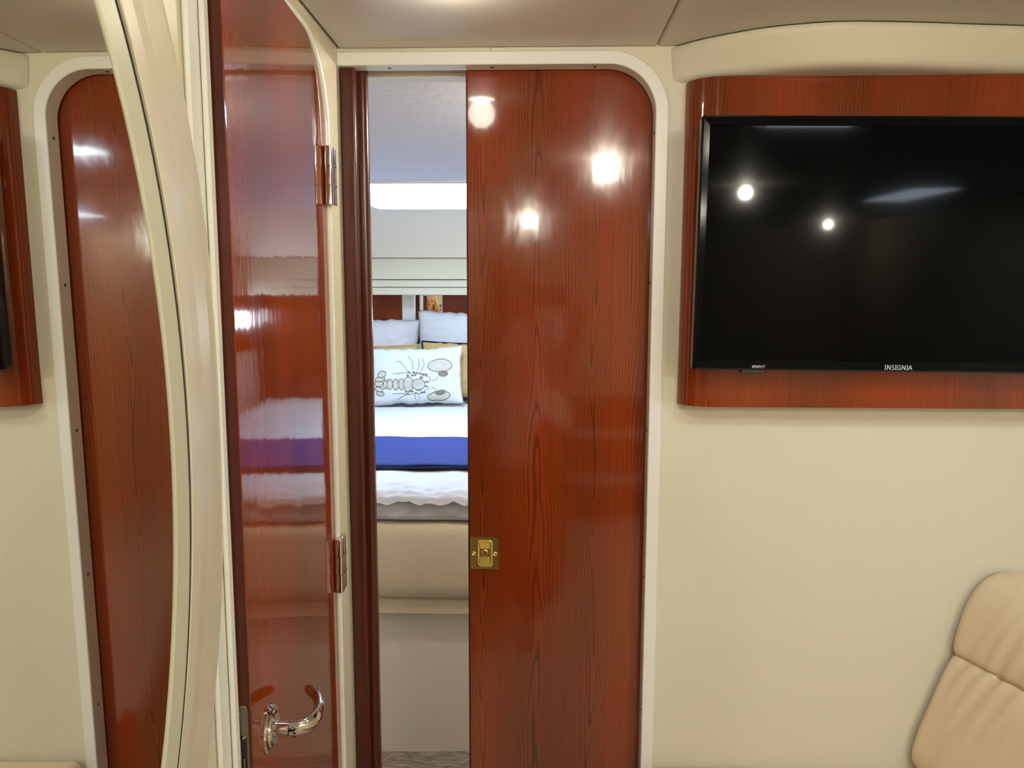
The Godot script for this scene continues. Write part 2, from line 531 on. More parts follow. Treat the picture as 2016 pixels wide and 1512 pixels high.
func saloon_shell() -> void:
	var s := mb()
	padded(s, Vector2(LEFT + 0.002, 0.002), Vector2(0.2105, 4.5), CEIL, 0.004)
	struct(s, "ceiling_panel", M.ceiling_vinyl, "beige upholstered ceiling panel running back from the doorway", "ceiling")
	s = mb()
	padded(s, Vector2(0.2122, 0.002), Vector2(2.25, 4.5), CEIL, 0.004)
	struct(s, "ceiling_panel", M.ceiling_vinyl, "beige upholstered ceiling panel over the television side", "ceiling")
	s = mb()
	box(s, Vector3(-0.5, CEIL + 0.03, -0.001), Vector3(2.4, 2.06, 4.6), 0.0)
	struct(s, "ceiling", M.ceiling_vinyl, "beige deckhead above the upholstered ceiling panels", "ceiling")
	s = mb()
	box(s, Vector3(-0.5, -0.06, -0.1), Vector3(2.4, 0.0, 4.6), 0.0)
	struct(s, "floor", M.floor, "pale carpeted saloon floor", "floor")
	s = mb()
	box(s, Vector3(2.25, 0, 0.0), Vector3(2.35, CEIL + 0.02, 4.5), 0.0)
	struct(s, "wall_right", M.vinyl, "cream hull side of the saloon behind the settee", "wall")
	s = mb()
	box(s, Vector3(LEFT - 0.1, 0, 4.5), Vector3(2.35, CEIL + 0.02, 4.6), 0.0)
	struct(s, "wall_back", M.vinyl, "cream wall at the aft end of the saloon", "wall")
	# galley along the left behind the photographer, which the varnish mirrors
	var g := base("galley_cabinet")
	tag(g, "cherry wood galley cabinet with a pale worktop aft of the oval mirror", "cabinet")
	s = mb()
	box(s, Vector3(LEFT + 0.004, 0.08, 2.2), Vector3(0.16, 0.88, 4.4), 0.003)
	build(s, "body", M.wood_plain, g)
	s = mb()
	box(s, Vector3(LEFT + 0.004, 0.0, 2.23), Vector3(0.12, 0.08, 4.4), 0.0)
	build(s, "plinth", M.dark, g)
	s = mb()
	box(s, Vector3(LEFT + 0.004, 0.88, 2.18), Vector3(0.19, 0.92, 4.42), 0.006)
	build(s, "worktop", M.counter, g)
	var cs := base("companionway_steps", Vector3(0.60, 0, 0))
	tag(cs, "companionway steps with pale treads at the aft end of the saloon", "steps")
	for i in 3:
		s = mb()
		box(s, Vector3(-0.36, 0.0, 3.62 + 0.26 * i), Vector3(0.36, 0.27 * (i + 1) - 0.03, 3.88 + 0.26 * i), 0.002)
		build(s, "riser", M.wood_plain, cs)
		s = mb()
		box(s, Vector3(-0.37, 0.27 * (i + 1) - 0.03, 3.60 + 0.26 * i), Vector3(0.37, 0.27 * (i + 1), 3.87 + 0.26 * i), 0.004)
		build(s, "tread", M.counter, cs)
	# padded valance with a bowed front over the television
	var top := [[0.236, 0.001], [0.250, 0.016], [0.292, 0.055], [0.363, 0.098], [0.42, 0.117], [0.475, 0.127], [0.54, 0.126], [0.62, 0.119], [0.80, 0.099], [1.1, 0.075], [1.75, 0.03]]
	var bot := [[0.241, 0.001], [0.256, 0.012], [0.300, 0.037], [0.376, 0.072], [0.43, 0.092], [0.485, 0.102], [0.55, 0.101], [0.63, 0.093], [0.81, 0.066], [1.1, 0.045], [1.75, 0.012]]
	var prof := [[0.0, 0.0, 0.006], [0.04, 0.003, 0.0], [0.2, 0.0125, 0.0], [0.45, 0.026, 0.0], [0.7, 0.039, 0.0], [0.88, 0.049, 0.0], [0.97, 0.0555, 0.002], [1.0, 0.0595, 0.009], [1.0, 0.0615, 0.020], [1.0, 0.0625, 0.04], [1.0, 0.0635, 0.08], [1.0, 0.064, 0.2]]
	var smooth_curve := func(c: Array, u: float) -> Vector2:
		var x := u * (c.size() - 1)
		var i := mini(int(x), c.size() - 2)
		var g0 := Vector2(c[maxi(i - 1, 0)][0], c[maxi(i - 1, 0)][1])
		var g1 := Vector2(c[i][0], c[i][1])
		var g2 := Vector2(c[i + 1][0], c[i + 1][1])
		var g3 := Vector2(c[mini(i + 2, c.size() - 1)][0], c[mini(i + 2, c.size() - 1)][1])
		return g1.cubic_interpolate(g2, g0, g3, x - i)
	s = mb()
	grid(s, 60, prof.size() - 1, func(u: float, v: float) -> Vector3:
		var e: Array = prof[roundi(v * (prof.size() - 1))]
		var a: Vector2 = smooth_curve.call(top, u)
		var b: Vector2 = smooth_curve.call(bot, u)
		var q := a.lerp(b, e[0])
		return Vector3(q.x + e[2] * 0.0, CEIL - 0.0018 - e[1], maxf(q.y - e[2], -0.004)), Vector2.ONE, true)
	struct(s, "trim_3", M.vinyl, "bowed cream vinyl valance above the wood television panel", "valance")
	# end cheek of the valance against the bulkhead
	# glossy wood panel that carries the television
	var pp := PackedVector2Array()
	for i in 13:
		var a := PI / 2 * i / 12.0
		pp.append(Vector2(0.2632 + 0.052 * (1.0 - cos(a)), 0.05 * sin(a)))
	pp.append(Vector2(1.5, 0.05))
	pp.append(Vector2(1.5, 0.0))
	s = mb()
	var n := pp.size()
	var y0 := 1.3455
	var y1 := 1.9105
	s.set_smooth_group(0)
	for i in 12: quad(s, Vector3(pp[i].x, y0, pp[i].y), Vector3(pp[i + 1].x, y0, pp[i + 1].y), Vector3(pp[i + 1].x, y1, pp[i + 1].y), Vector3(pp[i].x, y1, pp[i].y), Vector2(pp[i].x + pp[i].y, y0), Vector2(pp[i + 1].x + pp[i + 1].y, y0), Vector2(pp[i + 1].x + pp[i + 1].y, y1), Vector2(pp[i].x + pp[i].y, y1))
	quad(s, Vector3(pp[12].x, y0, 0.05), Vector3(1.5, y0, 0.05), Vector3(1.5, y1, 0.05), Vector3(pp[12].x, y1, 0.05), Vector2(pp[12].x + 0.05, y0), Vector2(1.55, y0), Vector2(1.55, y1), Vector2(pp[12].x + 0.05, y1))
	s.set_smooth_group(0xFFFFFFFF)
	var idx := Geometry2D.triangulate_polygon(pp)
	for t in range(0, idx.size(), 3):
		var a := pp[idx[t]]; var b := pp[idx[t + 1]]; var c := pp[idx[t + 2]]
		tri(s, Vector3(a.x, y0, a.y), Vector3(b.x, y0, b.y), Vector3(c.x, y0, c.y), a, b, c)
		tri(s, Vector3(c.x, y1, c.y), Vector3(b.x, y1, b.y), Vector3(a.x, y1, a.y), c, b, a)
	quad(s, Vector3(1.5, y0, 0.05), Vector3(1.5, y0, 0), Vector3(1.5, y1, 0), Vector3(1.5, y1, 0.05))
	tag(build(s, "wood_panel", M.wood_plain), "varnished cherry wood panel with a rounded end behind the television", "wall panel")

# door outline of the hinged door, in (z, y): from the foot of the hinge side over the top to the latch side
func arch(z0: float, z1: float, ytop: float, grow: float, yfoot := 0.02) -> Array:
	var r := 0.125 + grow
	var pts := [Vector2(z0 - grow, yfoot)]
	for i in 15:
		var a := PI - PI / 2 * i / 14.0
		pts.append(Vector2(z0 + 0.125, ytop - 0.125) + Vector2(cos(a), sin(a)) * r)
	for i in 9:
		var a := PI / 2 - PI / 2 * i / 8.0
		pts.append(Vector2(z1 - 0.02, ytop - 0.02) + Vector2(cos(a), sin(a)) * (0.02 + grow))
	pts.append(Vector2(z1 + grow, yfoot))
	return pts

const DOOR_Z0 := 0.100
const DOOR_Z1 := 0.572
const DOOR_TOP := 1.9405

func left_wall() -> void:
	var hole := arch(DOOR_Z0, DOOR_Z1, DOOR_TOP, 0.004, 0.0)
	var poly := PackedVector2Array([Vector2(-0.03, 0)])
	poly.append_array(PackedVector2Array(hole))
	poly.append_array(PackedVector2Array([Vector2(4.5, 0), Vector2(4.5, CEIL + 0.02), Vector2(-0.03, CEIL + 0.02)]))
	var s := mb()
	# a = z, b = y, c = x
	extrude(s, poly, Vector3(LEFT - 0.05, 0, 0), Vector3.BACK, Vector3.UP, Vector3.RIGHT, 0.05)
	var w := struct(s, "wall_left", M.moulding, "smooth cream moulded wall of the head with an oval swelling round the mirror", "wall")
	# swelling round the oval mirror
	s = mb()
	oval(s, 1.42, 1.026, 0.29, 0.50, [[0.0372, -0.352], [0.0372, -0.3262], [0.0382, -0.3252], [0.060, -0.3275], [0.0835, -0.3318], [0.0865, -0.3328], [0.089, -0.3352], [0.12, -0.3390], [0.145, -0.3418], [0.157, -0.3445], [0.162, -0.3500], [0.163, -0.353]], 120)
	build(s, "oval_moulding", M.moulding, w)
	s = mb()
	box(s, Vector3(LEFT - 0.12, 0, -0.03), Vector3(LEFT - 0.06, CEIL + 0.02, 4.5), 0.0)
	struct(s, "wall_head", M.moulding, "cream interior wall of the head behind its door", "wall")
	# frame of the hinged door: bead on the hinge side, casing on the latch side
	var t := base("trim_4")
	tag(t, "cream frame of the hinged door with a round bead and a glossy casing", "door frame", "", "structure")
	var path := []
	for p: Vector2 in arch(DOOR_Z0, DOOR_Z1, DOOR_TOP, 0.0075, 0.01): path.append(Vector3(LEFT + 0.001, p.y, p.x))
	var bead := mb()
	tube(bead, path.slice(0, 22), [0.0062], 14)
	build(bead, "bead", M.casing, t)
	var c := mb()
	extrude(c, rect(0.574, 0.0, 0.619, CEIL - 0.001), Vector3(LEFT - 0.001, 0, 0), Vector3.BACK, Vector3.UP, Vector3.RIGHT, 0.0075, 0.003)
	build(c, "casing", M.casing, t)
	c = mb()
	extrude(c, rect(0.5765, 0.0, 0.594, CEIL - 0.001), Vector3(LEFT + 0.0055, 0, 0), Vector3.BACK, Vector3.UP, Vector3.RIGHT, 0.0065, 0.004)
	build(c, "casing_rib", M.casing, t)

func sliding_door() -> void:
	var d := base("door_1")
	tag(d, "glossy cherry wood sliding door half closed across the doorway, brass latch on its edge", "door", "", "structure")
	var s := mb()
	var poly := PackedVector2Array([Vector2(-0.1255, 0.01)])
	poly.append(Vector2(0.2175, 0.01))
	for i in 17:
		var a := PI / 2 * i / 16.0
		poly.append(Vector2(0.1335, 1.8645) + Vector2(cos(a), sin(a)) * 0.084)
	poly.append(Vector2(-0.1255, 1.9485))
	var shifted := PackedVector2Array()
	for p in poly: shifted.append(p)
	extrude(s, shifted, Vector3(0, 0, -0.056), Vector3.RIGHT, Vector3.UP, Vector3.BACK, 0.022, 0.0015)
	build(s, "leaf", M.wood, d)
	s = mb()
	box(s, Vector3(-0.1275, 0.012, -0.056), Vector3(-0.1252, 1.948, -0.0355), 0.0)
	build(s, "edge_strip", M.dark, d)
	# flush brass latch
	var zf := -0.034
	var l := Node3D.new()
	l.name = "latch"
	d.add_child(l)
	var x0 := -0.1235
	var y0 := 1.0105
	var x1 := x0 + 0.0555
	var y1 := y0 + 0.0635
	var cx0 := x0 + 0.0145
	var cx1 := x0 + 0.0425
	var cy0 := y0 + 0.0055
	var cy1 := y1 - 0.0065
	s = mb()
	# plate as a frame round the finger cup
	for q in [[x0, y0, cx0, y1], [cx1, y0, x1, y1], [cx0, y0, cx1, cy0], [cx0, cy1, cx1, y1]]:
		extrude(s, rect(q[0], q[1], q[2], q[3]), Vector3(0, 0, zf), Vector3.RIGHT, Vector3.UP, Vector3.BACK, 0.0026)
	build(s, "plate", M.brass, l)
	s = mb()
	extrude(s, band([Vector2(x0, y0), Vector2(x1, y0), Vector2(x1, y1), Vector2(x0, y1), Vector2(x0, y0)], [Vector2(x0 + 0.0016, y0 + 0.0016), Vector2(x1 - 0.0016, y0 + 0.0016), Vector2(x1 - 0.0016, y1 - 0.0016), Vector2(x0 + 0.0016, y1 - 0.0016), Vector2(x0 + 0.0016, y0 + 0.0016)]), Vector3(0, 0, zf + 0.002), Vector3.RIGHT, Vector3.UP, Vector3.BACK, 0.0010)
	build(s, "rim", M.brass, l)
	s = mb()
	# raised lip and sloping walls of the cup
	var lip := rect(cx0 - 0.001, cy0 - 0.001, cx1 + 0.001, cy1 + 0.001, 0.005)
	var inn := rect(cx0 + 0.0035, cy0 + 0.0035, cx1 - 0.0035, cy1 - 0.0035, 0.003)
	s.set_smooth_group(2)
	for i in lip.size():
		var k := (i + 1) % lip.size()
		quad(s, Vector3(lip[i].x, lip[i].y, zf + 0.0042), Vector3(lip[k].x, lip[k].y, zf + 0.0042), Vector3(inn[k].x, inn[k].y, zf + 0.0004), Vector3(inn[i].x, inn[i].y, zf + 0.0004))
		quad(s, Vector3(lip[i].x * 1.0, lip[i].y, zf + 0.0022), Vector3(lip[k].x, lip[k].y, zf + 0.0022), Vector3(lip[k].x, lip[k].y, zf + 0.0042), Vector3(lip[i].x, lip[i].y, zf + 0.0042))
	build(s, "cup", M.brass, l)
	s = mb()
	extrude(s, inn, Vector3(0, 0, zf), Vector3.RIGHT, Vector3.UP, Vector3.BACK, 0.0006)
	build(s, "cup_floor", M.brass, l)
	var cx := (cx0 + cx1) / 2
	for q in [[cy0 + 0.004, cy0 + 0.018, 0.004, 0.0012], [cy1 - 0.016, cy1 - 0.004, 0.0012, 0.004]]:
		s = mb()
		var xa := cx0 + 0.0045
		var xb := cx1 - 0.0045
		var za: float = zf + q[2]
		var zb: float = zf + q[3]
		s.set_smooth_group(0xFFFFFFFF)
		quad(s, Vector3(xa, q[0], za), Vector3(xb, q[0], za), Vector3(xb, q[1], zb), Vector3(xa, q[1], zb))
		quad(s, Vector3(xa, q[0], zf), Vector3(xb, q[0], zf), Vector3(xb, q[0], za), Vector3(xa, q[0], za))
		quad(s, Vector3(xb, q[1], zf), Vector3(xa, q[1], zf), Vector3(xa, q[1], zb), Vector3(xb, q[1], zb))
		quad(s, Vector3(xa, q[0], zf), Vector3(xa, q[0], za), Vector3(xa, q[1], zb), Vector3(xa, q[1], zf))
		quad(s, Vector3(xb, q[0], za), Vector3(xb, q[0], zf), Vector3(xb, q[1], zf), Vector3(xb, q[1], zb))
		build(s, "finger_pull", M.brass, l)
	s = mb()
	lathe(s, [[0.0064, 0.0], [0.0064, 0.0026], [0.0052, 0.0036], [0.0, 0.0038]], Vector3(cx, (cy0 + cy1) / 2 + 0.001, zf + 0.0004), Vector3.BACK, 24)
	box(s, Vector3(cx - 0.0007, (cy0 + cy1) / 2 - 0.006, zf + 0.004), Vector3(cx + 0.0007, (cy0 + cy1) / 2 + 0.002, zf + 0.0052), 0.0)
	build(s, "thumb_turn", M.brass, l)
	for x in [x0 + 0.0066, x1 - 0.0075]: screw_at(l, Vector3(x, y0 + 0.031, zf + 0.003), Vector3.BACK, 0.0042, M.brass)
	# two upright cherry posts at the left of the doorway
	var p := base("door_post")
	tag(p, "pair of dark cherry wood uprights with rounded edges closing the left of the doorway", "door post")
	s = mb()
	extrude(s, rect(LEFT + 0.0005, -0.030, -0.3245, -0.006, 0.004), Vector3(0, 0, 0), Vector3.RIGHT, Vector3.BACK, Vector3.UP, OPEN_TOP - 0.001, 0.0, true)
	build(s, "front_upright", M.wood_edge, p)
	s = mb()
	extrude(s, rect(LEFT + 0.0005, -0.064, -0.3095, -0.036, 0.011, 8), Vector3(0, 0, 0), Vector3.RIGHT, Vector3.BACK, Vector3.UP, OPEN_TOP + 0.008, 0.0, true)
	build(s, "rear_upright", M.wood_edge, p)

func hinged_door() -> void:
	var d := base("door_2", Vector3(LEFT, 0, DOOR_Z0))
	tag(d, "narrow glossy cherry wood door on the left with chrome lever and two hinges, slightly ajar", "door", "", "structure")
	d.rotation.y = deg_to_rad(2.9)
	var W := DOOR_Z1 - DOOR_Z0 + 0.003
	var t := 0.020
	var s := mb()
	# local: z along the leaf from the hinge, x out of the face (0 = face)
	extrude(s, PackedVector2Array(arch(0.0, W, DOOR_TOP, 0.0, 0.02)), Vector3(-t, 0, 0), Vector3.BACK, Vector3.UP, Vector3.RIGHT, t, 0.0012, true)
	build(s, "leaf", M.wood_plain, d)
	s = mb()
	extrude(s, rect(-t + 0.0004, 0.03, -0.0008, DOOR_TOP - 0.022, 0.0), Vector3(0, 0, W - 0.0005), Vector3.RIGHT, Vector3.UP, Vector3.BACK, 0.0012, 0.0004)
	build(s, "edge_lipping", M.wood_edge, d)
	# chrome lever handle
	var h := Node3D.new()
	h.name = "lever_handle"
	d.add_child(h)
	var c := Vector3(0, 1.003, 0.411)
	s = mb()
	lathe(s, [[0.0295, 0.0], [0.0295, 0.002], [0.0275, 0.0045], [0.0225, 0.0052], [0.0215, 0.0072], [0.0185, 0.0085], [0.0, 0.009]], c, Vector3.RIGHT, 40)
	build(s, "rosette", M.chrome, h)
	s = mb()
	lathe(s, [[0.0098, 0.007], [0.0098, 0.024], [0.0088, 0.0245], [0.0088, 0.0255]], c, Vector3.RIGHT, 28)
	build(s, "neck", M.chrome, h)
	s = mb()
	var lever := [Vector3(0.0255, 0, 0), Vector3(0.034, 0, -0.001), Vector3(0.043, 0.0002, -0.006), Vector3(0.050, 0.001, -0.016), Vector3(0.0535, 0.002, -0.030), Vector3(0.0535, 0.003, -0.046), Vector3(0.0505, 0.004, -0.062), Vector3(0.045, 0.005, -0.078), Vector3(0.038, 0.0058, -0.092), Vector3(0.031, 0.006, -0.101), Vector3(0.025, 0.006, -0.106), Vector3(0.0215, 0.006, -0.108)]
	var pts := []
	for q: Vector3 in lever: pts.append(c + Vector3(q.x, q.y * 0.2, q.z * 0.88))
	tube(s, pts, [0.0098, 0.0098, 0.0102, 0.0104, 0.0103, 0.0100, 0.0096, 0.0092, 0.0088, 0.0082, 0.0062, 0.0015], 22, true, 0.72)
	build(s, "lever", M.chrome, h)
	s = mb()
	lathe(s, [[0.0022, 0.0], [0.0022, 0.0006], [0.0, 0.0006]], c + Vector3(0.033, -0.0065, 0.0074), Vector3(0, -0.6, 0.8).normalized(), 12)
	build(s, "set_screw", M.dark, h)
	# mortise latch on the door's edge
	var k := Node3D.new()
	k.name = "edge_latch"
	d.add_child(k)
	s = mb()
	extrude(s, rect(-0.0185, 0.93, -0.0035, 1.071, 0.006), Vector3(0, 0, W + 0.0005), Vector3.RIGHT, Vector3.UP, Vector3.BACK, 0.0016, 0.0004)
	build(s, "faceplate", M.steel, k)
	s = mb()
	extrude(s, rect(-0.0165, 0.972, -0.0058, 1.034, 0.003), Vector3(0, 0, W + 0.0016), Vector3.RIGHT, Vector3.UP, Vector3.BACK, 0.0008)
	build(s, "mortise", M.dark, k)
	s = mb()
	box(s, Vector3(-0.0155, 0.985, W), Vector3(-0.0118, 1.030, W + 0.006), 0.0015)
	build(s, "bolt", M.steel, k)
	s = mb()
	box(s, Vector3(-0.0105, 0.976, W), Vector3(-0.0080, 1.006, W + 0.005), 0.001)
	build(s, "trigger", M.steel, k)
	for y in [1.061, 0.94]: screw_at(k, Vector3(-0.011, y, W + 0.0022), Vector3.BACK, 0.0036, M.steel)
	for y in [1.032, 0.974]: screw_at(k, Vector3(-0.0085, y, W + 0.0026), Vector3.BACK, 0.0022, M.steel)
	# two wide chrome hinges over the joint
	for y in [[1.692, 1.788], [1.018, 1.116]]:
		var hg := Node3D.new()
		hg.name = "hinge"
		d.add_child(hg, true)
		var seg: float = (y[1] - y[0]) / 3.0
		for i in 3:
			var a: float = y[0] + seg * i + 0.0007
			var b: float = y[0] + seg * (i + 1) - 0.0007
			s = mb()
			extrude(s, rect(0.0006, -0.001, 0.0150, 0.0175, 0.0042), Vector3(0, a, 0), Vector3.RIGHT, Vector3.BACK, Vector3.UP, b - a, 0.0006, true)
			build(s, "door_knuckle", M.chrome, hg)
			s = mb()
			extrude(s, rect(0.0006, -0.0205, 0.0150, -0.0022, 0.0042), Vector3(0, a, 0), Vector3.RIGHT, Vector3.BACK, Vector3.UP, b - a, 0.0006, true)
			build(s, "frame_knuckle", M.chrome, hg)
			if i < 2:
				s = mb()
				extrude(s, rect(0.0006, -0.0212, 0.0158, 0.0182, 0.0045), Vector3(0, b - 0.0002, 0), Vector3.RIGHT, Vector3.BACK, Vector3.UP, 0.0018, 0.0, true)
				build(s, "washer", M.chrome, hg)

func oval_mirror() -> void:
	var o := base("oval_mirror", Vector3(-0.3226, 1.42, 1.026))
	tag(o, "tall oval wall mirror in a pale sage frame on the left wall", "mirror")
	o.rotation = Vector3(0, 0.0073, 0.0052)
	var s := mb()
	oval(s, 0, 0, 0.29, 0.50, [[-0.2899, -0.0008], [-0.29 * 0.5, -0.0008], [0.0005, -0.0008]], 120, 0.0)
	# fill the middle exactly with a fan
	s = mb()
	s.set_smooth_group(0xFFFFFFFF)
	for k in 120:
		var a := TAU * k / 120.0
		var b := TAU * (k + 1) / 120.0
		tri(s, Vector3(-0.0008, 0, 0), Vector3(-0.0008, 0.5 * sin(a), -0.29 * cos(a)), Vector3(-0.0008, 0.5 * sin(b), -0.29 * cos(b)))
		quad(s, Vector3(-0.0008, 0.5 * sin(a), -0.29 * cos(a)), Vector3(-0.006, 0.5 * sin(a), -0.29 * cos(a)), Vector3(-0.006, 0.5 * sin(b), -0.29 * cos(b)), Vector3(-0.0008, 0.5 * sin(b), -0.29 * cos(b)))
	build(s, "glass", M.mirror, o)
	s = mb()
	oval(s, 0, 0, 0.29, 0.50, [[-0.001, -0.006], [-0.001, 0.0], [0.001, 0.0012], [0.026, 0.0012], [0.0300, -0.0006], [0.0308, -0.003], [0.0308, -0.024]], 120)
	build(s, "frame", M.frame, o)
	s = mb()
	oval(s, 0, 0, 0.29, 0.50, [[0.0300, -0.0040], [0.0305, -0.0022], [0.0372, -0.0022], [0.0376, -0.0040]], 120)
	build(s, "gasket", M.gasket, o)

func letters(text: String, height: float, parent: Node3D, p: Vector3, called: String, depth := 0.0006) -> void:
	var tm := TextMesh.new()
	var f := SystemFont.new()
	f.font_names = PackedStringArray(["Droid Sans"])
	tm.font = f
	tm.text = text
	tm.font_size = 64
	tm.pixel_size = height / 46.0
	tm.depth = depth
	tm.horizontal_alignment = HORIZONTAL_ALIGNMENT_CENTER
	var o := MeshInstance3D.new()
	o.mesh = tm
	o.material_override = M.print
	o.name = called
	parent.add_child(o, true)
	o.position = p

func television() -> void:
	var W := 0.688
	var H := 0.4185
	var o := base("television", Vector3(0.2705 + W / 2, 1.4150 + H / 2, 0.060))
	tag(o, "black flat screen television switched off on the wood panel", "television")
	o.rotation = Vector3(deg_to_rad(0.3), 0, deg_to_rad(-0.45))
	var s := mb()
	box(s, Vector3(-W / 2 + 0.004, -H / 2 + 0.004, 0.0), Vector3(W / 2 - 0.004, H / 2 - 0.004, 0.03), 0.004)
	build(s, "back_shell", M.tv_case, o)
	# bezel: four sloping bars
	var zi := 0.042
	var zo := 0.030
	var bl := 0.0125
	var bt := 0.0165
	var bb := 0.0175
	s = mb()
	s.set_smooth_group(0xFFFFFFFF)
	var out := rect(-W / 2, -H / 2, W / 2, H / 2, 0.004, 3)
	var mid := rect(-W / 2 + 0.003, -H / 2 + 0.003, W / 2 - 0.003, H / 2 - 0.003, 0.003, 3)
	var inn := rect(-W / 2 + bl, -H / 2 + bb, W / 2 - bl, H / 2 - bt, 0.0008, 3)
	for i in out.size():
		var k := (i + 1) % out.size()
		var b3 := func(p: Vector2, z: float) -> Vector3: return Vector3(p.x, p.y, z)
		quad(s, b3.call(out[i], 0.022), b3.call(out[k], 0.022), b3.call(out[k], zo + 0.008), b3.call(out[i], zo + 0.008))
		quad(s, b3.call(out[i], zo + 0.008), b3.call(out[k], zo + 0.008), b3.call(mid[k], zi), b3.call(mid[i], zi))
		quad(s, b3.call(mid[i], zi), b3.call(mid[k], zi), b3.call(inn[k], zi + 0.0015), b3.call(inn[i], zi + 0.0015))
		quad(s, b3.call(inn[i], zi + 0.0015), b3.call(inn[k], zi + 0.0015), b3.call(inn[k], zi - 0.001), b3.call(inn[i], zi - 0.001))
	build(s, "bezel", M.tv_case, o)
	s = mb()
	box(s, Vector3(-W / 2 + bl - 0.002, -H / 2 + bb - 0.002, 0.02), Vector3(W / 2 - bl + 0.002, H / 2 - bt + 0.002, zi - 0.0004), 0.0)
	build(s, "screen", M.tv_screen, o)
	s = mb()
	box(s, Vector3(-W / 2 + 0.084, -H / 2 - 0.0055, 0.018), Vector3(-W / 2 + 0.126, -H / 2 + 0.002, 0.036), 0.002)
	build(s, "control_tab", M.tab, o)
	letters("INSIGNIA", 0.0078, o, Vector3(0.0005, -H / 2 + 0.0078, zi + 0.0008), "brand_lettering")
	letters("/INPUT", 0.0030, o, Vector3(-W / 2 + 0.1115, -H / 2 + 0.0064, zi + 0.0008), "input_lettering")
	s = mb()
	lathe(s, [[0.0017, 0.0], [0.0017, 0.0006], [0.0010, 0.0006], [0.0010, 0.0]], Vector3(-W / 2 + 0.1015, -H / 2 + 0.0065, zi + 0.0006), Vector3.BACK, 14)
	build(s, "power_mark", M.print, o)
	# wall bracket
	s = mb()
	box(s, Vector3(-0.1, -0.1, -0.0075), Vector3(0.1, 0.1, 0.002), 0.0)
	build(s, "bracket", M.dark, o)

func settee() -> void:
	var o := base("settee", Vector3(0, 0, 0))
	tag(o, "cream leather settee with a reclined two-part backrest in front of the bulkhead", "settee")
	# seat base and shelf along the bulkhead
	var s := mb()
	var dir := Vector3(0.342, 0, 0.940)   # the backrest runs aft and outboard
	extrude(s, rect(0.235, 0.0, 1.74, 0.632, 0.02), Vector3(0, 0, 0.003), Vector3.RIGHT, Vector3.UP, Vector3.BACK, 0.13, 0.012, true)
	build(s, "end_shelf", M.leather, o)
	# backrest: two padded sections swept along dir; profile in (x, y)
	var low := [[0.722, 0.655], [0.712, 0.672], [0.712, 0.695], [0.722, 0.735], [0.737, 0.780], [0.752, 0.825], [0.766, 0.862], [0.776, 0.880], [0.786, 0.884]]
	var up := [[0.786, 0.884], [0.777, 0.890], [0.775, 0.902], [0.778, 0.925], [0.785, 0.955], [0.794, 0.985], [0.806, 1.010], [0.824, 1.032], [0.846, 1.044], [0.872, 1.047], [0.905, 1.040], [0.94, 1.02], [0.96, 0.99]]
	var wr := noise(1.0, 5, 2)
	for e in [low, up]:
		for q in e:
			q[0] += 0.012
			q[1] -= 0.012
	for e in [["lower_cushion", low], ["upper_cushion", up]]:
		var pr: Array = e[1]
		s = mb()
		var nn := pr.size() - 1
		grid(s, 190, nn * 4, func(u: float, v: float) -> Vector3:
			var x := v * nn
			var i := mini(int(x), nn - 1)
			var g1 := Vector2(pr[i][0], pr[i][1])
			var g2 := Vector2(pr[i + 1][0], pr[i + 1][1])
			var g0 := Vector2(pr[maxi(i - 1, 0)][0], pr[maxi(i - 1, 0)][1])
			var g3 := Vector2(pr[mini(i + 2, nn)][0], pr[mini(i + 2, nn)][1])
			var q := g1.cubic_interpolate(g2, g0, g3, x - i)
			var along := u * 1.15
			# rolled end by the bulkhead
			var end := clampf(along / 0.012, 0.0, 1.0)
			var roll := (1.0 - sqrt(1.0 - (1.0 - end) * (1.0 - end))) * 0.006
			# gathers fanning from a stitched tuck in the seam
			var tuck := along - 0.088
			var near_seam := exp(-absf(q.y - 0.872) / 0.075)
			var lean := tuck + 0.25 * (0.872 - q.y)
			var fold := 0.008 * near_seam * exp(-pow(lean / 0.007, 2.0)) + 0.0032 * near_seam * sin(lean * 190.0) * exp(-pow(lean / 0.07, 2.0))
			var wave := 0.0022 * wr.get_noise_2d(along * 16.0, q.y * 5.0)
			var off := roll + fold + wave
			return Vector3(q.x + off * 0.9, q.y - off * 0.25, 0.012) + dir * along, Vector2.ONE, false)
		build(s, e[0], M.leather, o)
		# end cheek of the section
		s = mb()
		var cheek := PackedVector2Array()
		for q in pr: cheek.append(Vector2(q[0] + 0.0055, q[1] - 0.001))
		cheek.append(Vector2(0.99, pr[nn][1]))
		cheek.append(Vector2(0.99, pr[0][1]))
		extrude(s, cheek, Vector3(0, 0, 0.009), Vector3.RIGHT, Vector3.UP, Vector3.BACK, 0.012, 0.0)
		build(s, "end_cheek", M.leather, o)
	s = mb()
	var cord := []
	for i in 24:
		var along := 1.15 * i / 23.0
		cord.append(Vector3(0.797, 0.872, 0.012) + dir * along)
	tube(s, cord, [0.0022], 8)
	build(s, "seam_piping", M.leather, o)
	# seat in front of the backrest
	s = mb()
	var seat := PackedVector2Array([Vector2(0.30, 0.14), Vector2(1.74, 0.14), Vector2(1.74, 1.6), Vector2(0.80, 1.6), Vector2(0.42, 0.6)])
	extrude(s, seat, Vector3(0, 0.0, 0), Vector3.RIGHT, Vector3.BACK, Vector3.UP, 0.46, 0.02)
	build(s, "seat", M.leather, o)

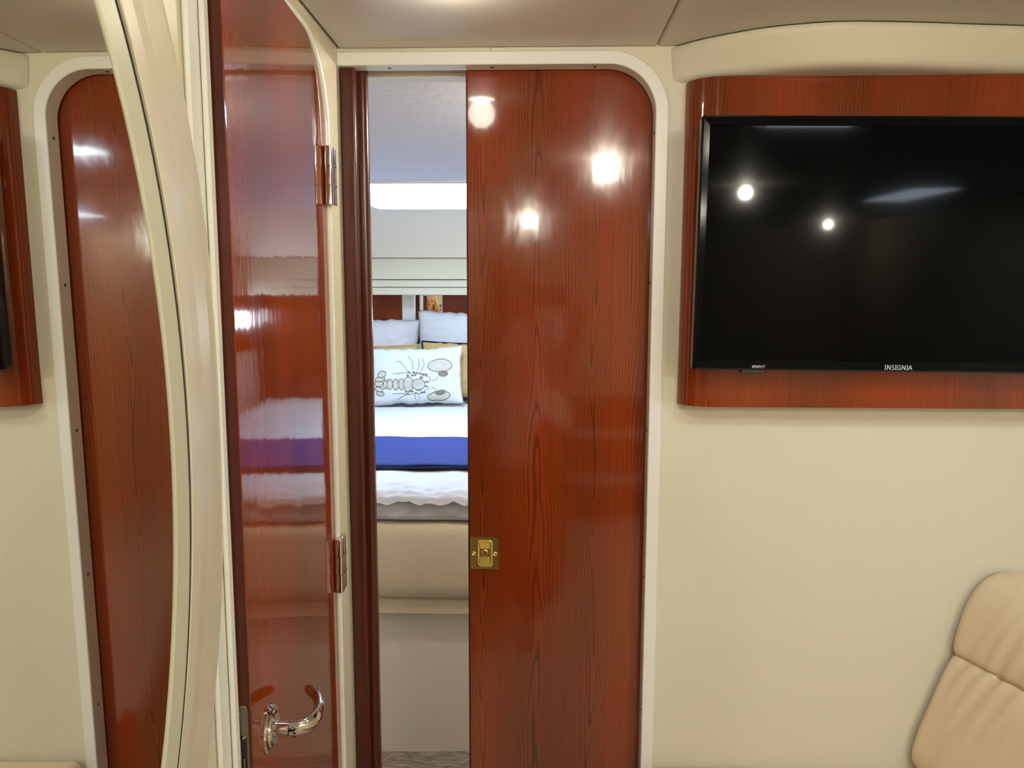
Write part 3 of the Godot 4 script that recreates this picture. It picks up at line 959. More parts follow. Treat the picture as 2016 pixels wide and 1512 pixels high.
func pillow(called: String, m: Material, w: float, h: float, t: float, at: Vector3, lean: float, yaw: float, roll: float, sd: int, piping: Material = null) -> Node3D:
	var o := base(called, at)
	o.rotation = Vector3(deg_to_rad(lean), deg_to_rad(yaw), deg_to_rad(roll))
	var n := noise(1.0, sd, 3)
	var s := mb()
	for side in 2:
		var sg := 1.0 if side == 0 else -1.0
		grid(s, 36, 28, func(a: float, b: float) -> Vector3:
			var u := a * 2.0 - 1.0
			var v := b * 2.0 - 1.0
			var x := w / 2 * u * (1.0 - 0.05 * (1.0 - v * v)) + 0.004 * n.get_noise_2d(v * 3.0, 9.0 * signf(u)) * absf(u)
			var y := h / 2 * v * (1.0 - 0.07 * (1.0 - u * u)) + 0.012 * n.get_noise_2d(u * 4.0, 5.0 * signf(v)) * absf(v) * (1.0 - u * u)
			var f := pow(maxf(0.0, (1.0 - pow(absf(u), 3.0)) * (1.0 - pow(absf(v), 3.0))), 0.55)
			var z := sg * (t / 2 * f + 0.010 * f * n.get_noise_2d(u * 3.0 + 20.0 * side, v * 6.0) + 0.006 * f * n.get_noise_2d((u + v) * 7.0, (u - v) * 2.5))
			return Vector3(x, y + h / 2, z), Vector2.ONE, side == 1)
	# front face texture runs left to right, top to bottom
	var body := build(s, "cover", m, o)
	if piping:
		var e := mb()
		var pts := []
		for i in 81:
			var k := i / 20.0
			var q := Vector2.ZERO
			if k < 1: q = Vector2(-1 + 2 * k, -1)
			elif k < 2: q = Vector2(1, -1 + 2 * (k - 1))
			elif k < 3: q = Vector2(1 - 2 * (k - 2), 1)
			else: q = Vector2(-1, 1 - 2 * (k - 3))
			pts.append(Vector3(w / 2 * q.x * (1.0 - 0.05 * (1.0 - q.y * q.y)), h / 2 + h / 2 * q.y * (1.0 - 0.07 * (1.0 - q.x * q.x)), 0))
		tube(e, pts, [0.005], 8, false)
		build(e, "piping", piping, o)
	return o

const BED_TOP := 0.932

func bed() -> void:
	# moulded berth with a padded vinyl front
	var b := base("berth_base")
	tag(b, "cream padded berth base with a rounded top edge under the bed", "bed base")
	var s := mb()
	var pr := [[-1.10, 0.826], [-0.965, 0.826], [-0.945, 0.823], [-0.928, 0.814], [-0.917, 0.800], [-0.913, 0.780], [-0.914, 0.70], [-0.918, 0.62], [-0.925, 0.582], [-0.934, 0.572], [-0.950, 0.566]]
	grid(s, 24, pr.size() - 1, func(u: float, v: float) -> Vector3:
		var q: Array = pr[roundi(v * (pr.size() - 1))]
		return Vector3(-1.40 + 1.93 * u, q[1], q[0]), Vector2.ONE, true)
	build(s, "padded_front", M.berth_vinyl, b)
	s = mb()
	box(s, Vector3(-1.40, 0.508, -1.0), Vector3(0.53, 0.566, -0.945), 0.006)
	build(s, "ledge", M.berth_vinyl, b)
	s = mb()
	box(s, Vector3(-1.40, 0.0, -1.02), Vector3(0.53, 0.52, -0.993), 0.002)
	build(s, "lower_panel", M.bow_vinyl, b)
	s = mb()
	box(s, Vector3(-1.40, 0.0, -2.995), Vector3(0.53, 0.81, -1.02), 0.0)
	build(s, "berth_box", M.bow_vinyl, b)
	var n := noise(1.0, 77, 3)
	# mattress in a white sheet
	var mt := base("mattress")
	tag(mt, "mattress in a creased white sheet on the berth base", "mattress")
	s = mb()
	var mp := [[-3.0, 0.915], [-2.0, 0.918], [-0.99, 0.918], [-0.945, 0.914], [-0.925, 0.902], [-0.917, 0.885], [-0.917, 0.865], [-0.920, 0.845], [-0.926, 0.833], [-0.94, 0.828]]
	grid(s, 90, (mp.size() - 1) * 3, func(u: float, v: float) -> Vector3:
		var x := v * (mp.size() - 1)
		var i := mini(int(x), mp.size() - 2)
		var q := Vector2(mp[i][0], mp[i][1]).lerp(Vector2(mp[i + 1][0], mp[i + 1][1]), x - i)
		var X := -1.38 + 1.88 * u
		var k := smoothstep(0.92, 0.86, q.y)
		var w := (0.006 * n.get_noise_2d(X * 9.0 + q.y * 22.0, q.y * 9.0) + 0.004 * n.get_noise_2d(X * 26.0 - q.y * 40.0, q.y * 14.0)) * k
		return Vector3(X, q.y, q.x + w), Vector2.ONE, true)
	build(s, "sheet", M.linen, mt)
	# comforter
	var cf := base("comforter")
	tag(cf, "white rumpled comforter spread over the berth", "bedding")
	s = mb()
	var cp := [[-2.98, 0.934], [-2.6, 0.937], [-2.2, 0.938], [-1.8, 0.937], [-1.4, 0.936], [-1.15, 0.935], [-1.02, 0.934], [-0.965, 0.932], [-0.93, 0.926], [-0.908, 0.914], [-0.899, 0.897]]
	grid(s, 110, (cp.size() - 1) * 5, func(u: float, v: float) -> Vector3:
		var x := v * (cp.size() - 1)
		var i := mini(int(x), cp.size() - 2)
		var q := Vector2(cp[i][0], cp[i][1]).lerp(Vector2(cp[i + 1][0], cp[i + 1][1]), x - i)
		var X := -1.39 + 1.90 * u
		var front := smoothstep(-1.2, -0.95, q.x)
		var y := q.y + 0.006 * n.get_noise_2d(X * 4.0, q.x * 4.0) + front * (0.011 * n.get_noise_2d(X * 11.0 + q.x * 9.0, q.x * 11.0 + 5.0) + 0.005 * n.get_noise_2d(X * 24.0 - q.x * 20.0, q.x * 30.0))
		var hem := smoothstep(0.93, 0.897, q.y)
		y -= hem * (0.004 + 0.020 * n.get_noise_2d(X * 16.0, 3.0))
		return Vector3(X, y, q.x + hem * 0.004 * n.get_noise_2d(X * 17.0, 8.0)), Vector2.ONE, true)
	build(s, "cover", M.linen, cf)
	# folded blue throw
	var th := base("blue_throw")
	tag(th, "royal blue throw blanket folded across the white bed", "blanket")
	for L in [[0.9600, -1.64, -1.150, 0.009, "upper_layer", M.throw], [0.9515, -1.63, -1.142, 0.009, "lower_layer", M.navy]]:
		s = mb()
		var y0: float = L[0]
		var za: float = L[1]
		var zb: float = L[2]
		var tk: float = L[3]
		grid(s, 90, 16, func(u: float, v: float) -> Vector3:
			var X := -1.37 + 1.86 * u
			var z := 0.0
			var y := 0.0
			if v < 0.72:
				z = lerpf(za, zb - 0.006, v / 0.72)
				y = y0
			else:
				var a := (v - 0.72) / 0.28 * PI
				z = zb - 0.006 + 0.006 * sin(a)
				y = y0 - tk / 2 + tk / 2 * cos(a)
			var wv := 0.004 * n.get_noise_2d(X * 3.0, z * 3.0) + 0.0025 * n.get_noise_2d(X * 7.0 + 30.0, y0 * 50.0) * v
			return Vector3(X, y + wv, z + 0.010 * n.get_noise_2d(X * 3.0 + 50.0, y0 * 90.0) * v), Vector2.ONE, true)
		build(s, L[4], L[5], th)
	# pillows
	var Y := BED_TOP + 0.012
	tag(pillow("white_pillow", M.pillowcase, 0.62, 0.43, 0.13, Vector3(-0.975, Y + 0.035, -2.855), -6, 3, -3.5, 11), "white bed pillow leaning by the pale post, left of its higher neighbour", "pillow", "white pillows at the bedhead")
	tag(pillow("white_pillow", M.pillowcase, 0.66, 0.46, 0.13, Vector3(-0.345, Y + 0.035, -2.84), -6, -3, -1.5, 12), "white bed pillow standing highest, in front of the small mirror", "pillow", "white pillows at the bedhead")
	tag(pillow("gold_pillow", M.gold, 0.46, 0.300, 0.08, Vector3(-0.86, Y + 0.014, -2.715), -10, 2, 0.5, 13, M.gold), "gold woven pillow showing as a strip above the lobster pillow's tail", "pillow", "gold pillows")
	tag(pillow("gold_pillow", M.gold, 0.48, 0.320, 0.08, Vector3(-0.385, Y + 0.014, -2.705), -10, -2, -0.5, 14, M.navy), "gold woven pillow with dark piping beside the lobster pillow's claws", "pillow", "gold pillows")
	tag(pillow("lobster_pillow", M.lobster, 0.515, 0.312, 0.11, Vector3(-0.632, Y + 0.002, -2.585), -13, 2, 2.0, 15), "white oblong pillow with a stitched cream lobster lying on the bed", "pillow")

func bow_cabin() -> void:
	var s := mb()
	# carpet with ridges
	var n := noise(1.0, 91, 3)
	grid(s, 90, 70, func(u: float, v: float) -> Vector3:
		var X := -1.2 + 2.0 * u
		var Z := -1.0 + 0.9 * v
		return Vector3(X, 0.006 + 0.007 * n.get_noise_2d(X * 4.0, Z * 55.0) + 0.003 * n.get_noise_2d(X * 60.0, Z * 60.0), Z), Vector2.ONE, true)
	struct(s, "floor_bow", M.carpet, "ridged grey brown carpet on the bow cabin floor", "floor")
	s = mb()
	box(s, Vector3(-1.8, -0.06, -3.2), Vector3(1.0, -0.002, -0.1), 0.0)
	struct(s, "floor_bow_deck", M.floor, "pale sub floor under the bow cabin carpet", "floor")
	# hull sides drawing together towards the bow, with a cherry band and a portlight to the right
	var side_wall: MeshInstance3D
	for x in [[-1.70, -1.42, -0.12, "wall_bow_left", "pale hull side left of the bed"], [0.95, 0.56, 0.12, "wall_bow_right", "pale hull side right of the bed"]]:
		s = mb()
		extrude(s, PackedVector2Array([Vector2(x[0], -0.1), Vector2(x[1], -3.1), Vector2(x[1] + x[2], -3.1), Vector2(x[0] + x[2], -0.1)]), Vector3.ZERO, Vector3.RIGHT, Vector3.BACK, Vector3.UP, 2.06)
		side_wall = struct(s, x[3], M.bow_vinyl, x[4] + " in the bow cabin", "wall")
	var hull := Vector3(0.39, 0, 3.0).normalized()
	var inward := Vector3(-hull.z, 0, hull.x)
	s = mb()
	extrude(s, rect(-1.9, 1.22, 0.0, 1.525), Vector3(0.575, 0, -2.99) + hull * 1.95, hull, Vector3.UP, inward, 0.012, 0.002)
	build(s, "wood_band", M.wood_plain, side_wall)
	var port := base("window_4", Vector3(0.575, 1.395, -2.99) + hull * 0.30 + inward * 0.012)
	port.basis = Basis(-hull, Vector3.UP, inward)
	tag(port, "small daylit portlight in the hull side right of the bed", "portlight", "", "structure")
	s = mb()
	var po := rect(-0.15, -0.06, 0.15, 0.06, 0.055, 8)
	var pi2 := rect(-0.13, -0.042, 0.13, 0.042, 0.04, 8)
	for i in po.size():
		var k := (i + 1) % po.size()
		quad(s, Vector3(po[i].x, po[i].y, 0.0), Vector3(po[k].x, po[k].y, 0.0), Vector3(po[k].x, po[k].y, 0.008), Vector3(po[i].x, po[i].y, 0.008))
		quad(s, Vector3(po[i].x, po[i].y, 0.008), Vector3(po[k].x, po[k].y, 0.008), Vector3(pi2[k].x, pi2[k].y, 0.004), Vector3(pi2[i].x, pi2[i].y, 0.004))
	build(s, "frame", M.chrome, port)
	s = mb()
	extrude(s, pi2, Vector3(0, 0, 0.001), Vector3.RIGHT, Vector3.UP, Vector3.BACK, 0.003)
	var pane := mat(Color(0.9, 0.95, 0.98), 0.3)
	pane.emission_enabled = true
	pane.emission = Color(0.80, 0.92, 1.0)
	pane.emission_energy_multiplier = 6.0
	build(s, "daylit_pane", pane, port)
	var pl := AreaLight3D.new()
	pl.name = "port_daylight"
	pl.area_size = Vector2(0.25, 0.075)
	pl.light_color = Color(0.88, 0.94, 1.0)
	pl.light_energy = PORT_LIGHT
	pl.area_range = 12.0
	pl.shadow_enabled = true
	port.add_child(pl)
	pl.position = Vector3(0, 0, 0.010)
	pl.rotation = Vector3(0, PI, 0)
	# ceiling with the hatch opening
	var cy := func(z: float) -> float: return 1.9845 + 0.03 * z
	var hx0 := -0.71
	var hx1 := -0.195
	var hz0 := -2.10
	var hz1 := -1.43
	s = mb()
	var tilt := Vector3(0, -0.03, -1.0)   # forwards and down
	var hole := rect(hx0, -hz1, hx1, -hz0, 0.05, 6)
	var half_a := PackedVector2Array([Vector2(-1.6, 0.095), Vector2(0.85, 0.095), Vector2(0.85, 2.2), Vector2((hx0 + hx1) / 2, 2.2)])
	# build as two halves split along the hatch's middle
	var mid := (hx0 + hx1) / 2
	var right := PackedVector2Array([Vector2(mid, 0.06), Vector2(0.85, 0.06), Vector2(0.85, 2.2), Vector2(mid, 2.2)])
	var left := PackedVector2Array([Vector2(-1.6, 0.06), Vector2(mid, 0.06), Vector2(mid, 2.2), Vector2(-1.6, 2.2)])
	for part in [right, left]:
		for piece in Geometry2D.clip_polygons(part, hole):
			extrude(s, piece, Vector3(0, 1.9845, 0), Vector3.RIGHT, tilt, Vector3.UP, 0.02)
	var cl := struct(s, "ceiling_bow", M.bow_ceiling, "pale fabric lined ceiling of the bow cabin round the hatch", "ceiling")
	# sloping front part of the ceiling
	s = mb()
	var fp := [[-2.16, 1.9195], [-2.3, 1.905], [-2.45, 1.875], [-2.6, 1.825], [-2.70, 1.775], [-2.76, 1.727]]
	grid(s, 10, 20, func(u: float, v: float) -> Vector3:
		var x := v * (fp.size() - 1)
		var i := mini(int(x), fp.size() - 2)
		var q := Vector2(fp[i][0], fp[i][1]).cubic_interpolate(Vector2(fp[i + 1][0], fp[i + 1][1]), Vector2(fp[maxi(i - 1, 0)][0], fp[maxi(i - 1, 0)][1]), Vector2(fp[mini(i + 2, fp.size() - 1)][0], fp[mini(i + 2, fp.size() - 1)][1]), x - i)
		return Vector3(-1.6 + 2.45 * u, q.y, q.x), Vector2.ONE, false)
	build(s, "front_slope", M.bow_vinyl, cl)
	s = mb()
	box(s, Vector3(-1.6, 2.03, -3.1), Vector3(0.95, 2.06, -2.16), 0.0)
	build(s, "deckhead", M.bow_vinyl, cl)
	# stepped valance over the bedhead
	var v := base("trim_5")
	tag(v, "stepped cream valance above the bedhead in the bow cabin", "valance", "", "structure")
	for e in [["upper_step", 1.612, 1.725, -2.765], ["middle_step", 1.5695, 1.6085, -2.78], ["lower_step", 1.527, 1.567, -2.79]]:
		s = mb()
		box(s, Vector3(-1.43, e[1], -2.999), Vector3(0.565, e[2], e[3]), 0.003)
		build(s, e[0], M.vinyl, v)
	# wood panelled front wall with a pale post
	s = mb()
	box(s, Vector3(-1.55, 0, -3.1), Vector3(0.85, 2.06, -3.0), 0.0)
	struct(s, "wall_bow_front", M.wood_plain, "varnished cherry wood wall behind the pillows", "wall")
	s = mb()
	box(s, Vector3(-0.762, 0.93, -2.999), Vector3(-0.684, 1.545, -2.965), 0.006)
	struct(s, "trim_6", M.trim, "pale cream post on the cherry wood wall above the pillows", "post")
	# small mirror beside the post
	var m := base("wall_mirror", Vector3(-0.594, 1.40, -2.975))
	tag(m, "small narrow mirror with pale edges between wood panels above the pillows", "mirror")
	m.rotation = Vector3(-0.0193, 0.1225, 0)
	s = mb()
	box(s, Vector3(-0.058, -0.3, -0.004), Vector3(0.058, 0.128, 0.0), 0.0)
	build(s, "glass", M.mirror, m)
	for x in [[-0.066, -0.058], [0.058, 0.064]]:
		s = mb()
		box(s, Vector3(x[0], -0.3, -0.008), Vector3(x[1], 0.128, 0.004), 0.001)
		build(s, "edge_strip", M.trim, m)
	# deck hatch: well, frame and translucent lid
	var w := base("window_1")
	tag(w, "bright daylit deck hatch in the bow cabin ceiling", "hatch", "", "structure")
	s = mb()
	var r0 := rect(hx0, -hz1, hx1, -hz0, 0.05, 6)
	s.set_smooth_group(1)
	for i in r0.size():
		var k := (i + 1) % r0.size()
		var a := Vector3(r0[i].x, cy.call(-r0[i].y), -r0[i].y)
		var b := Vector3(r0[k].x, cy.call(-r0[k].y), -r0[k].y)
		quad(s, a, Vector3(a.x, 2.07, a.z), Vector3(b.x, 2.07, b.z), b)
	build(s, "well", M.trim, w)
	s = mb()
	var fo := rect(hx0 - 0.035, -hz1 + -0.035, hx1 + 0.035, -hz0 + 0.035, 0.07, 6)
	for i in r0.size():
		var k := (i + 1) % r0.size()
		var pt := func(q: Vector2, drop: float) -> Vector3: return Vector3(q.x, cy.call(-q.y) - drop, -q.y)
		quad(s, pt.call(r0[i], 0.006), pt.call(r0[k], 0.006), pt.call(fo[k], 0.006), pt.call(fo[i], 0.006))
		quad(s, pt.call(fo[i], 0.006), pt.call(fo[k], 0.006), pt.call(fo[k], 0.0), pt.call(fo[i], 0.0))
		quad(s, pt.call(r0[i], 0.0), pt.call(r0[k], 0.0), pt.call(r0[k], 0.006), pt.call(r0[i], 0.006))
	build(s, "frame", M.trim, w)
	var lid := mat(Color(0.9, 0.93, 0.96), 0.5)
	lid.emission_enabled = true
	lid.emission = Color(0.88, 0.94, 1.0)
	lid.emission_energy_multiplier = HATCH_GLOW
	s = mb()
	box(s, Vector3(hx0 - 0.02, 2.065, hz0 - 0.02), Vector3(hx1 + 0.02, 2.085, hz1 + 0.02), 0.0)
	build(s, "daylit_lid", lid, w)
	var al := AreaLight3D.new()
	al.name = "hatch_daylight"
	al.area_size = Vector2(hx1 - hx0 - 0.04, hz1 - hz0 - 0.04)
	al.light_color = Color(0.76, 0.88, 1.0)
	al.light_energy = HATCH_LIGHT
	al.area_range = 12.0
	al.shadow_enabled = true
	w.add_child(al)
	al.position = Vector3(mid, 2.06, (hz0 + hz1) / 2)
	al.rotation = Vector3(-PI / 2, 0, 0)

const PORT_LIGHT := 0.45
const HATCH_GLOW := 3.0
const HATCH_LIGHT := 2.3
const LAMP_GLOW := 22.0
const LAMP_LIGHT := 0.30
const SKYLIGHT := 1.0

func lamps() -> void:
	var warm := Color(1.0, 0.97, 0.90)
	var glow := mat(Color(1, 0.95, 0.85), 0.4)
	glow.emission_enabled = true
	glow.emission = warm
	glow.emission_energy_multiplier = LAMP_GLOW
	for p: Array in [[-0.121, 0.285, "close above the doorway", 0.05], [0.2285, 1.051, "over the walkway", 0.65], [-0.04, 2.914, "over the galley", 0.7], [0.885, 2.12, "over the settee", 1.6], [1.9, 3.9, "at the aft end", 1.8], [0.20, -0.36, "in the bow cabin behind the sliding door", 1.35]]:
		var at := Vector3(p[0], CEIL if p[1] > 0.0 else 1.9845 + 0.03 * p[1], p[1])
		var o := base("downlight", at)
		tag(o, "round warm ceiling downlight " + p[2], "lamp", "ceiling downlights")
		var s := mb()
		lathe(s, [[0.030, 0.0], [0.031, 0.004], [0.038, 0.005], [0.042, 0.002], [0.043, -0.001]], Vector3.ZERO, Vector3.DOWN, 28)
		build(s, "ring", M.chrome, o)
		s = mb()
		lathe(s, [[0.030, 0.0015], [0.015, 0.0025], [0.0, 0.003]], Vector3.ZERO, Vector3.DOWN, 28)
		build(s, "lens", glow, o)
		var l := OmniLight3D.new()
		l.name = "lamp_light"
		l.light_color = warm
		l.light_energy = LAMP_LIGHT * p[3]
		l.light_size = 0.03
		l.omni_range = 12.0
		l.omni_attenuation = 2.0
		l.shadow_enabled = true
		o.add_child(l)
		l.position = Vector3(0, -0.034, 0)
	# two daylit hatches in the saloon ceiling
	var day := mat(Color(0.9, 0.93, 0.96), 0.5)
	day.emission_enabled = true
	day.emission = Color(0.84, 0.91, 1.0)
	day.emission_energy_multiplier = 18.0
	for h in [[0.70, 0.80, 0.12, 0.075, 0.25, "window_2", "small daylit hatch over the settee"], [1.72, 2.45, 0.12, 0.30, 0.9, "window_3", "round daylit hatch in the aft ceiling"]]:
		var o := base(h[5], Vector3(h[0], CEIL, h[1]))
		tag(o, h[6], "hatch", "", "structure")
		var s := mb()
		var rr: float = minf(h[2], h[3]) * (0.3 if h[5] == "window_2" else 0.95)
		extrude(s, rect(-h[2], -h[3], h[2], h[3], rr, 8), Vector3(0, 0.004, 0), Vector3.RIGHT, Vector3.BACK, Vector3.DOWN, 0.006)
		build(s, "daylit_pane", day, o)
		s = mb()
		var outer := rect(-h[2] - 0.03, -h[3] - 0.03, h[2] + 0.03, h[3] + 0.03, rr + 0.03, 8)
		var inner := rect(-h[2], -h[3], h[2], h[3], rr, 8)
		for i in outer.size():
			var k := (i + 1) % outer.size()
			quad(s, Vector3(inner[i].x, -0.008, inner[i].y), Vector3(inner[k].x, -0.008, inner[k].y), Vector3(outer[k].x, -0.004, outer[k].y), Vector3(outer[i].x, -0.004, outer[i].y))
			quad(s, Vector3(outer[i].x, -0.004, outer[i].y), Vector3(outer[k].x, -0.004, outer[k].y), Vector3(outer[k].x, 0.001, outer[k].y), Vector3(outer[i].x, 0.001, outer[i].y))
		build(s, "frame", M.trim, o)
		var al := AreaLight3D.new()
		al.name = "hatch_daylight"
		al.area_size = Vector2(h[2] * 1.8, h[3] * 1.8)
		al.light_color = Color(0.90, 0.95, 1.0)
		al.light_energy = SKYLIGHT * h[4]
		al.area_range = 12.0
		al.shadow_enabled = true
		o.add_child(al)
		al.position = Vector3(0, -0.012, 0)
		al.rotation = Vector3(-PI / 2, 0, 0)

# a smooth skin round tapered bones [a, b, ra, rb], meshed as surface nets
func skin(st: SurfaceTool, bones: Array, cell: float, k: float) -> void:
	var lo := Vector3.ONE * 99.0
	var hi := -lo
	for b in bones:
		var r := Vector3.ONE * (maxf(b[2], b[3]) + cell * 3.0)
		lo = lo.min(b[0] - r).min(b[1] - r)
		hi = hi.max(b[0] + r).max(b[1] + r)
	var nx := int((hi.x - lo.x) / cell) + 2
	var ny := int((hi.y - lo.y) / cell) + 2
	var nz := int((hi.z - lo.z) / cell) + 2
	var f := PackedFloat32Array()
	f.resize(nx * ny * nz)
	f.fill(0.2)
	for b in bones:
		var a: Vector3 = b[0]
		var ab: Vector3 = b[1] - b[0]
		var l2 := maxf(ab.length_squared(), 1e-8)
		var r := Vector3.ONE * (maxf(b[2], b[3]) + k + cell * 3.0)
		var p0 := ((a.min(b[1]) - r - lo) / cell).floor()
		var p1 := ((a.max(b[1]) + r - lo) / cell).ceil()
		for z in range(maxi(0, int(p0.z)), mini(nz, int(p1.z))):
			for y in range(maxi(0, int(p0.y)), mini(ny, int(p1.y))):
				for x in range(maxi(0, int(p0.x)), mini(nx, int(p1.x))):
					var p := lo + Vector3(x, y, z) * cell
					var t := clampf((p - a).dot(ab) / l2, 0.0, 1.0)
					var d := p.distance_to(a + ab * t) - lerpf(b[2], b[3], t)
					var at := (z * ny + y) * nx + x
					var g := f[at]
					var h := maxf(k - absf(g - d), 0.0) / k
					f[at] = minf(g, d) - h * h * k * 0.25
	var vert := {}
	var step := [1, nx, nx * ny]
	for z in nz - 1:
		for y in ny - 1:
			for x in nx - 1:
				var at := (z * ny + y) * nx + x
				var s0 := f[at] < 0.0
				var mixed := false
				for c in 8:
					if (f[at + (c & 1) + ((c >> 1) & 1) * nx + (c >> 2) * nx * ny] < 0.0) != s0:
						mixed = true
						break
				if not mixed: continue
				var sum := Vector3.ZERO
				var n := 0
				for c in 8:
					for e in 3:
						if c >> e & 1: continue
						var c2 := c | (1 << e)
						var va := f[at + (c & 1) + ((c >> 1) & 1) * nx + (c >> 2) * nx * ny]
						var vb := f[at + (c2 & 1) + ((c2 >> 1) & 1) * nx + (c2 >> 2) * nx * ny]
						if (va < 0.0) == (vb < 0.0): continue
						var q := Vector3(c & 1, (c >> 1) & 1, c >> 2)
						q[e] += va / (va - vb)
						sum += q
						n += 1
				vert[at] = lo + (Vector3(x, y, z) + sum / n) * cell
	st.set_smooth_group(0)
	for at: int in vert:
		for e in 3:
			var to: int = at + step[e]
			if to >= f.size() or (f[at] < 0.0) == (f[to] < 0.0): continue
			var u: int = step[(e + 1) % 3]
			var w: int = step[(e + 2) % 3]
			if not (vert.has(at - u) and vert.has(at - w) and vert.has(at - u - w)): continue
			if f[at] < 0.0: quad(st, vert[at], vert[at - u], vert[at - u - w], vert[at - w])
			else: quad(st, vert[at - w], vert[at - u - w], vert[at - u], vert[at])

func photographer() -> void:
	# she stands behind the camera and shows only in the small mirror and the varnish
	var o := base("person", Vector3(-0.10, 0, 1.80))
	tag(o, "person with long fair hair in a white shirt holding up a phone", "person")
	var V := func(x: float, y: float, z: float) -> Vector3: return Vector3(x, y, z)
	var head := Vector3(0.0, 1.60, -0.03)
	var wr := Vector3(0.262, 1.465, -0.355)
	var wl := Vector3(0.005, 1.455, -0.345)
	var s := mb()
	skin(s, [[V.call(0, 0.98, 0.05), V.call(0, 1.18, 0.04), 0.13, 0.115], [V.call(0, 1.18, 0.04), V.call(0, 1.36, 0.03), 0.115, 0.115], [V.call(-0.13, 1.385, 0.03), V.call(0.13, 1.385, 0.03), 0.055, 0.055],
		[V.call(0, 1.38, 0.03), V.call(0, 1.50, 0.01), 0.055, 0.05],
		[V.call(0.17, 1.38, 0.03), V.call(0.215, 1.19, -0.12), 0.046, 0.038], [V.call(0.215, 1.19, -0.12), wr, 0.038, 0.026], [V.call(-0.17, 1.38, 0.03), V.call(-0.17, 1.20, -0.12), 0.046, 0.038], [V.call(-0.17, 1.20, -0.12), wl, 0.038, 0.026],
		[V.call(0.085, 0.95, 0.05), V.call(0.09, 0.50, 0.03), 0.085, 0.058], [V.call(0.09, 0.50, 0.03), V.call(0.09, 0.08, 0.06), 0.056, 0.038], [V.call(-0.085, 0.95, 0.05), V.call(-0.09, 0.50, 0.03), 0.085, 0.058], [V.call(-0.09, 0.50, 0.03), V.call(-0.09, 0.08, 0.06), 0.056, 0.038],
		[V.call(0.09, 0.045, 0.08), V.call(0.10, 0.035, -0.11), 0.042, 0.032], [V.call(-0.09, 0.045, 0.08), V.call(-0.10, 0.035, -0.11), 0.042, 0.032]], 0.016, 0.03)
	# head with brow, nose, cheeks, chin and ears
	skin(s, [[head + V.call(0, 0.035, 0.02), head + V.call(0, 0.04, -0.005), 0.082, 0.078], [head + V.call(0, -0.02, -0.02), head + V.call(0, -0.075, -0.045), 0.062, 0.036], [head + V.call(0, -0.09, -0.055), head + V.call(0, -0.085, -0.055), 0.02, 0.02],
		[head + V.call(0, 0.015, -0.082), head + V.call(0, -0.022, -0.098), 0.007, 0.012], [head + V.call(-0.03, 0.03, -0.075), head + V.call(0.03, 0.03, -0.075), 0.011, 0.011], [head + V.call(0.035, -0.02, -0.055), head + V.call(0.02, -0.03, -0.06), 0.02, 0.02], [head + V.call(-0.035, -0.02, -0.055), head + V.call(-0.02, -0.03, -0.06), 0.02, 0.02],
		[head + V.call(0.078, 0.02, 0.01), head + V.call(0.076, -0.015, 0.005), 0.013, 0.010], [head + V.call(-0.078, 0.02, 0.01), head + V.call(-0.076, -0.015, 0.005), 0.013, 0.010], [head + V.call(-0.02, -0.055, -0.078), head + V.call(0.02, -0.055, -0.078), 0.006, 0.006], [head + V.call(0, -0.06, 0.0), V.call(0, 1.46, 0.015), 0.05, 0.05]], 0.0065, 0.02)
	# hands: palm, four fingers behind the phone's rim, thumb from the side of the palm
	var fingers := []
	for e in [[wr, 1.0, 0.232], [wl, -1.0, 0.078]]:
		var w: Vector3 = e[0]
		var px: float = e[2]
		var palm := Vector3(px + 0.014 * e[1], 1.500, -0.366)
		fingers.append([w, palm, 0.026, 0.022])
		for i in 4:
			var root := palm + Vector3(-0.004 * e[1], 0.024 - 0.015 * i, -0.004)
			var len: float = [0.030, 0.034, 0.031, 0.024][i]
			var knee := root + Vector3(0.006 * e[1], 0.012, -0.030)
			fingers.append([root, knee, 0.0092, 0.0088])
			fingers.append([knee, knee + Vector3(-len * e[1], 0.002, -0.004), 0.0086, 0.0074])
		var tb := palm + Vector3(0.0, -0.004, 0.018)
		fingers.append([tb, tb + Vector3(-0.022 * e[1], 0.014, 0.012), 0.0115, 0.010])
		fingers.append([tb + Vector3(-0.022 * e[1], 0.014, 0.012), tb + Vector3(-0.044 * e[1], 0.022, 0.004), 0.010, 0.008])
	skin(s, fingers, 0.0045, 0.006)
	var flesh := mat(Color8(206, 150, 118), 0.5)
	build(s, "body", flesh, o)
	s = mb()
	skin(s, [[V.call(0, 0.90, 0.05), V.call(0, 1.18, 0.04), 0.150, 0.130], [V.call(0, 1.18, 0.04), V.call(0, 1.355, 0.03), 0.130, 0.128], [V.call(-0.14, 1.385, 0.03), V.call(0.14, 1.385, 0.03), 0.066, 0.066], [V.call(0.17, 1.38, 0.03), V.call(0.215, 1.19, -0.12), 0.060, 0.050], [V.call(0.215, 1.19, -0.12), V.call(0.235, 1.31, -0.22), 0.050, 0.044], [V.call(-0.17, 1.38, 0.03), V.call(-0.17, 1.20, -0.12), 0.060, 0.050], [V.call(-0.17, 1.20, -0.12), V.call(-0.10, 1.31, -0.21), 0.050, 0.044]], 0.016, 0.03)
	build(s, "shirt", M.linen, o)
	s = mb()
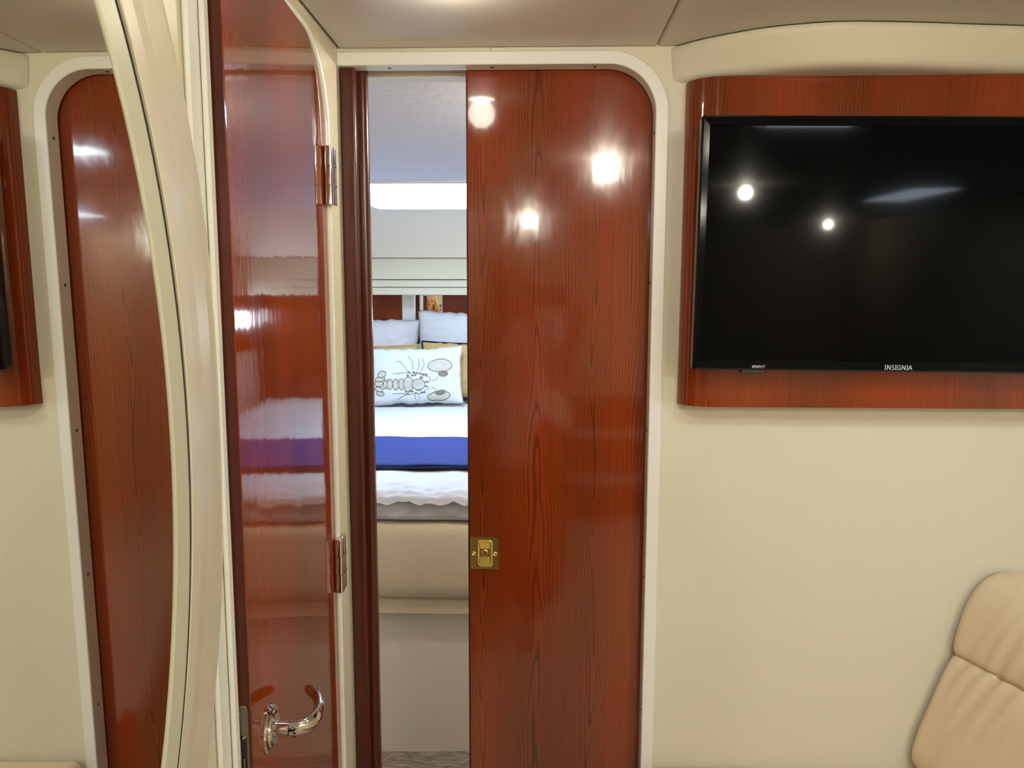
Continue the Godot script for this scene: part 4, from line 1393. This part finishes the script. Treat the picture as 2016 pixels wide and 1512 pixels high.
	skin(s, [[V.call(-0.04, 0.93, 0.05), V.call(0.04, 0.93, 0.05), 0.135, 0.135], [V.call(0.085, 0.93, 0.05), V.call(0.09, 0.50, 0.03), 0.098, 0.072], [V.call(0.09, 0.50, 0.03), V.call(0.09, 0.12, 0.06), 0.072, 0.058], [V.call(-0.085, 0.93, 0.05), V.call(-0.09, 0.50, 0.03), 0.098, 0.072], [V.call(-0.09, 0.50, 0.03), V.call(-0.09, 0.12, 0.06), 0.072, 0.058]], 0.018, 0.03)
	build(s, "trousers", mat(Color8(40, 44, 58), 0.9), o)
	s = mb()
	var hair := [[head + V.call(0, 0.055, 0.03), head + V.call(0, 0.07, 0.0), 0.086, 0.070], [head + V.call(0, 0.02, 0.045), head + V.call(0, -0.16, 0.075), 0.075, 0.07]]
	for sx in [-1.0, 1.0]:
		hair.append([head + V.call(0.055 * sx, 0.06, -0.02), head + V.call(0.090 * sx, -0.03, -0.02), 0.034, 0.026])
		hair.append([head + V.call(0.090 * sx, -0.03, -0.02), head + V.call(0.098 * sx, -0.22, -0.035), 0.030, 0.022])
		hair.append([head + V.call(0.080 * sx, -0.02, 0.03), head + V.call(0.085 * sx, -0.24, 0.05), 0.035, 0.028])
	skin(s, hair, 0.009, 0.02)
	build(s, "hair", mat(Color8(206, 172, 112), 0.5), o)
	for sx in [-1.0, 1.0]:
		s = mb()
		lathe(s, [[0.0, 0.0], [0.008, 0.001], [0.0095, 0.004], [0.008, 0.008], [0.0, 0.010]], head + V.call(0.031 * sx, 0.008, -0.072), Vector3(0, 0, -1), 14)
		build(s, "eye", mat(Color8(70, 56, 46), 0.2), o)
	var ph := base("phone", Vector3(0.056, 1.527, 1.409))
	tag(ph, "dark phone held up by the person in the white shirt", "phone")
	s = mb()
	extrude(s, rect(-0.0735, -0.036, 0.0735, 0.036, 0.009), Vector3(0, 0, -0.004), Vector3.RIGHT, Vector3.UP, Vector3.BACK, 0.008, 0.001, true)
	build(s, "body", mat(Color8(60, 72, 92), 0.25), ph)
	s = mb()
	extrude(s, rect(-0.0695, 0.0015, -0.0375, 0.0335, 0.008), Vector3(0, 0, -0.004), Vector3.RIGHT, Vector3.UP, Vector3.FORWARD, 0.0015, 0.0004, true)
	build(s, "camera_island", M.tab, ph)
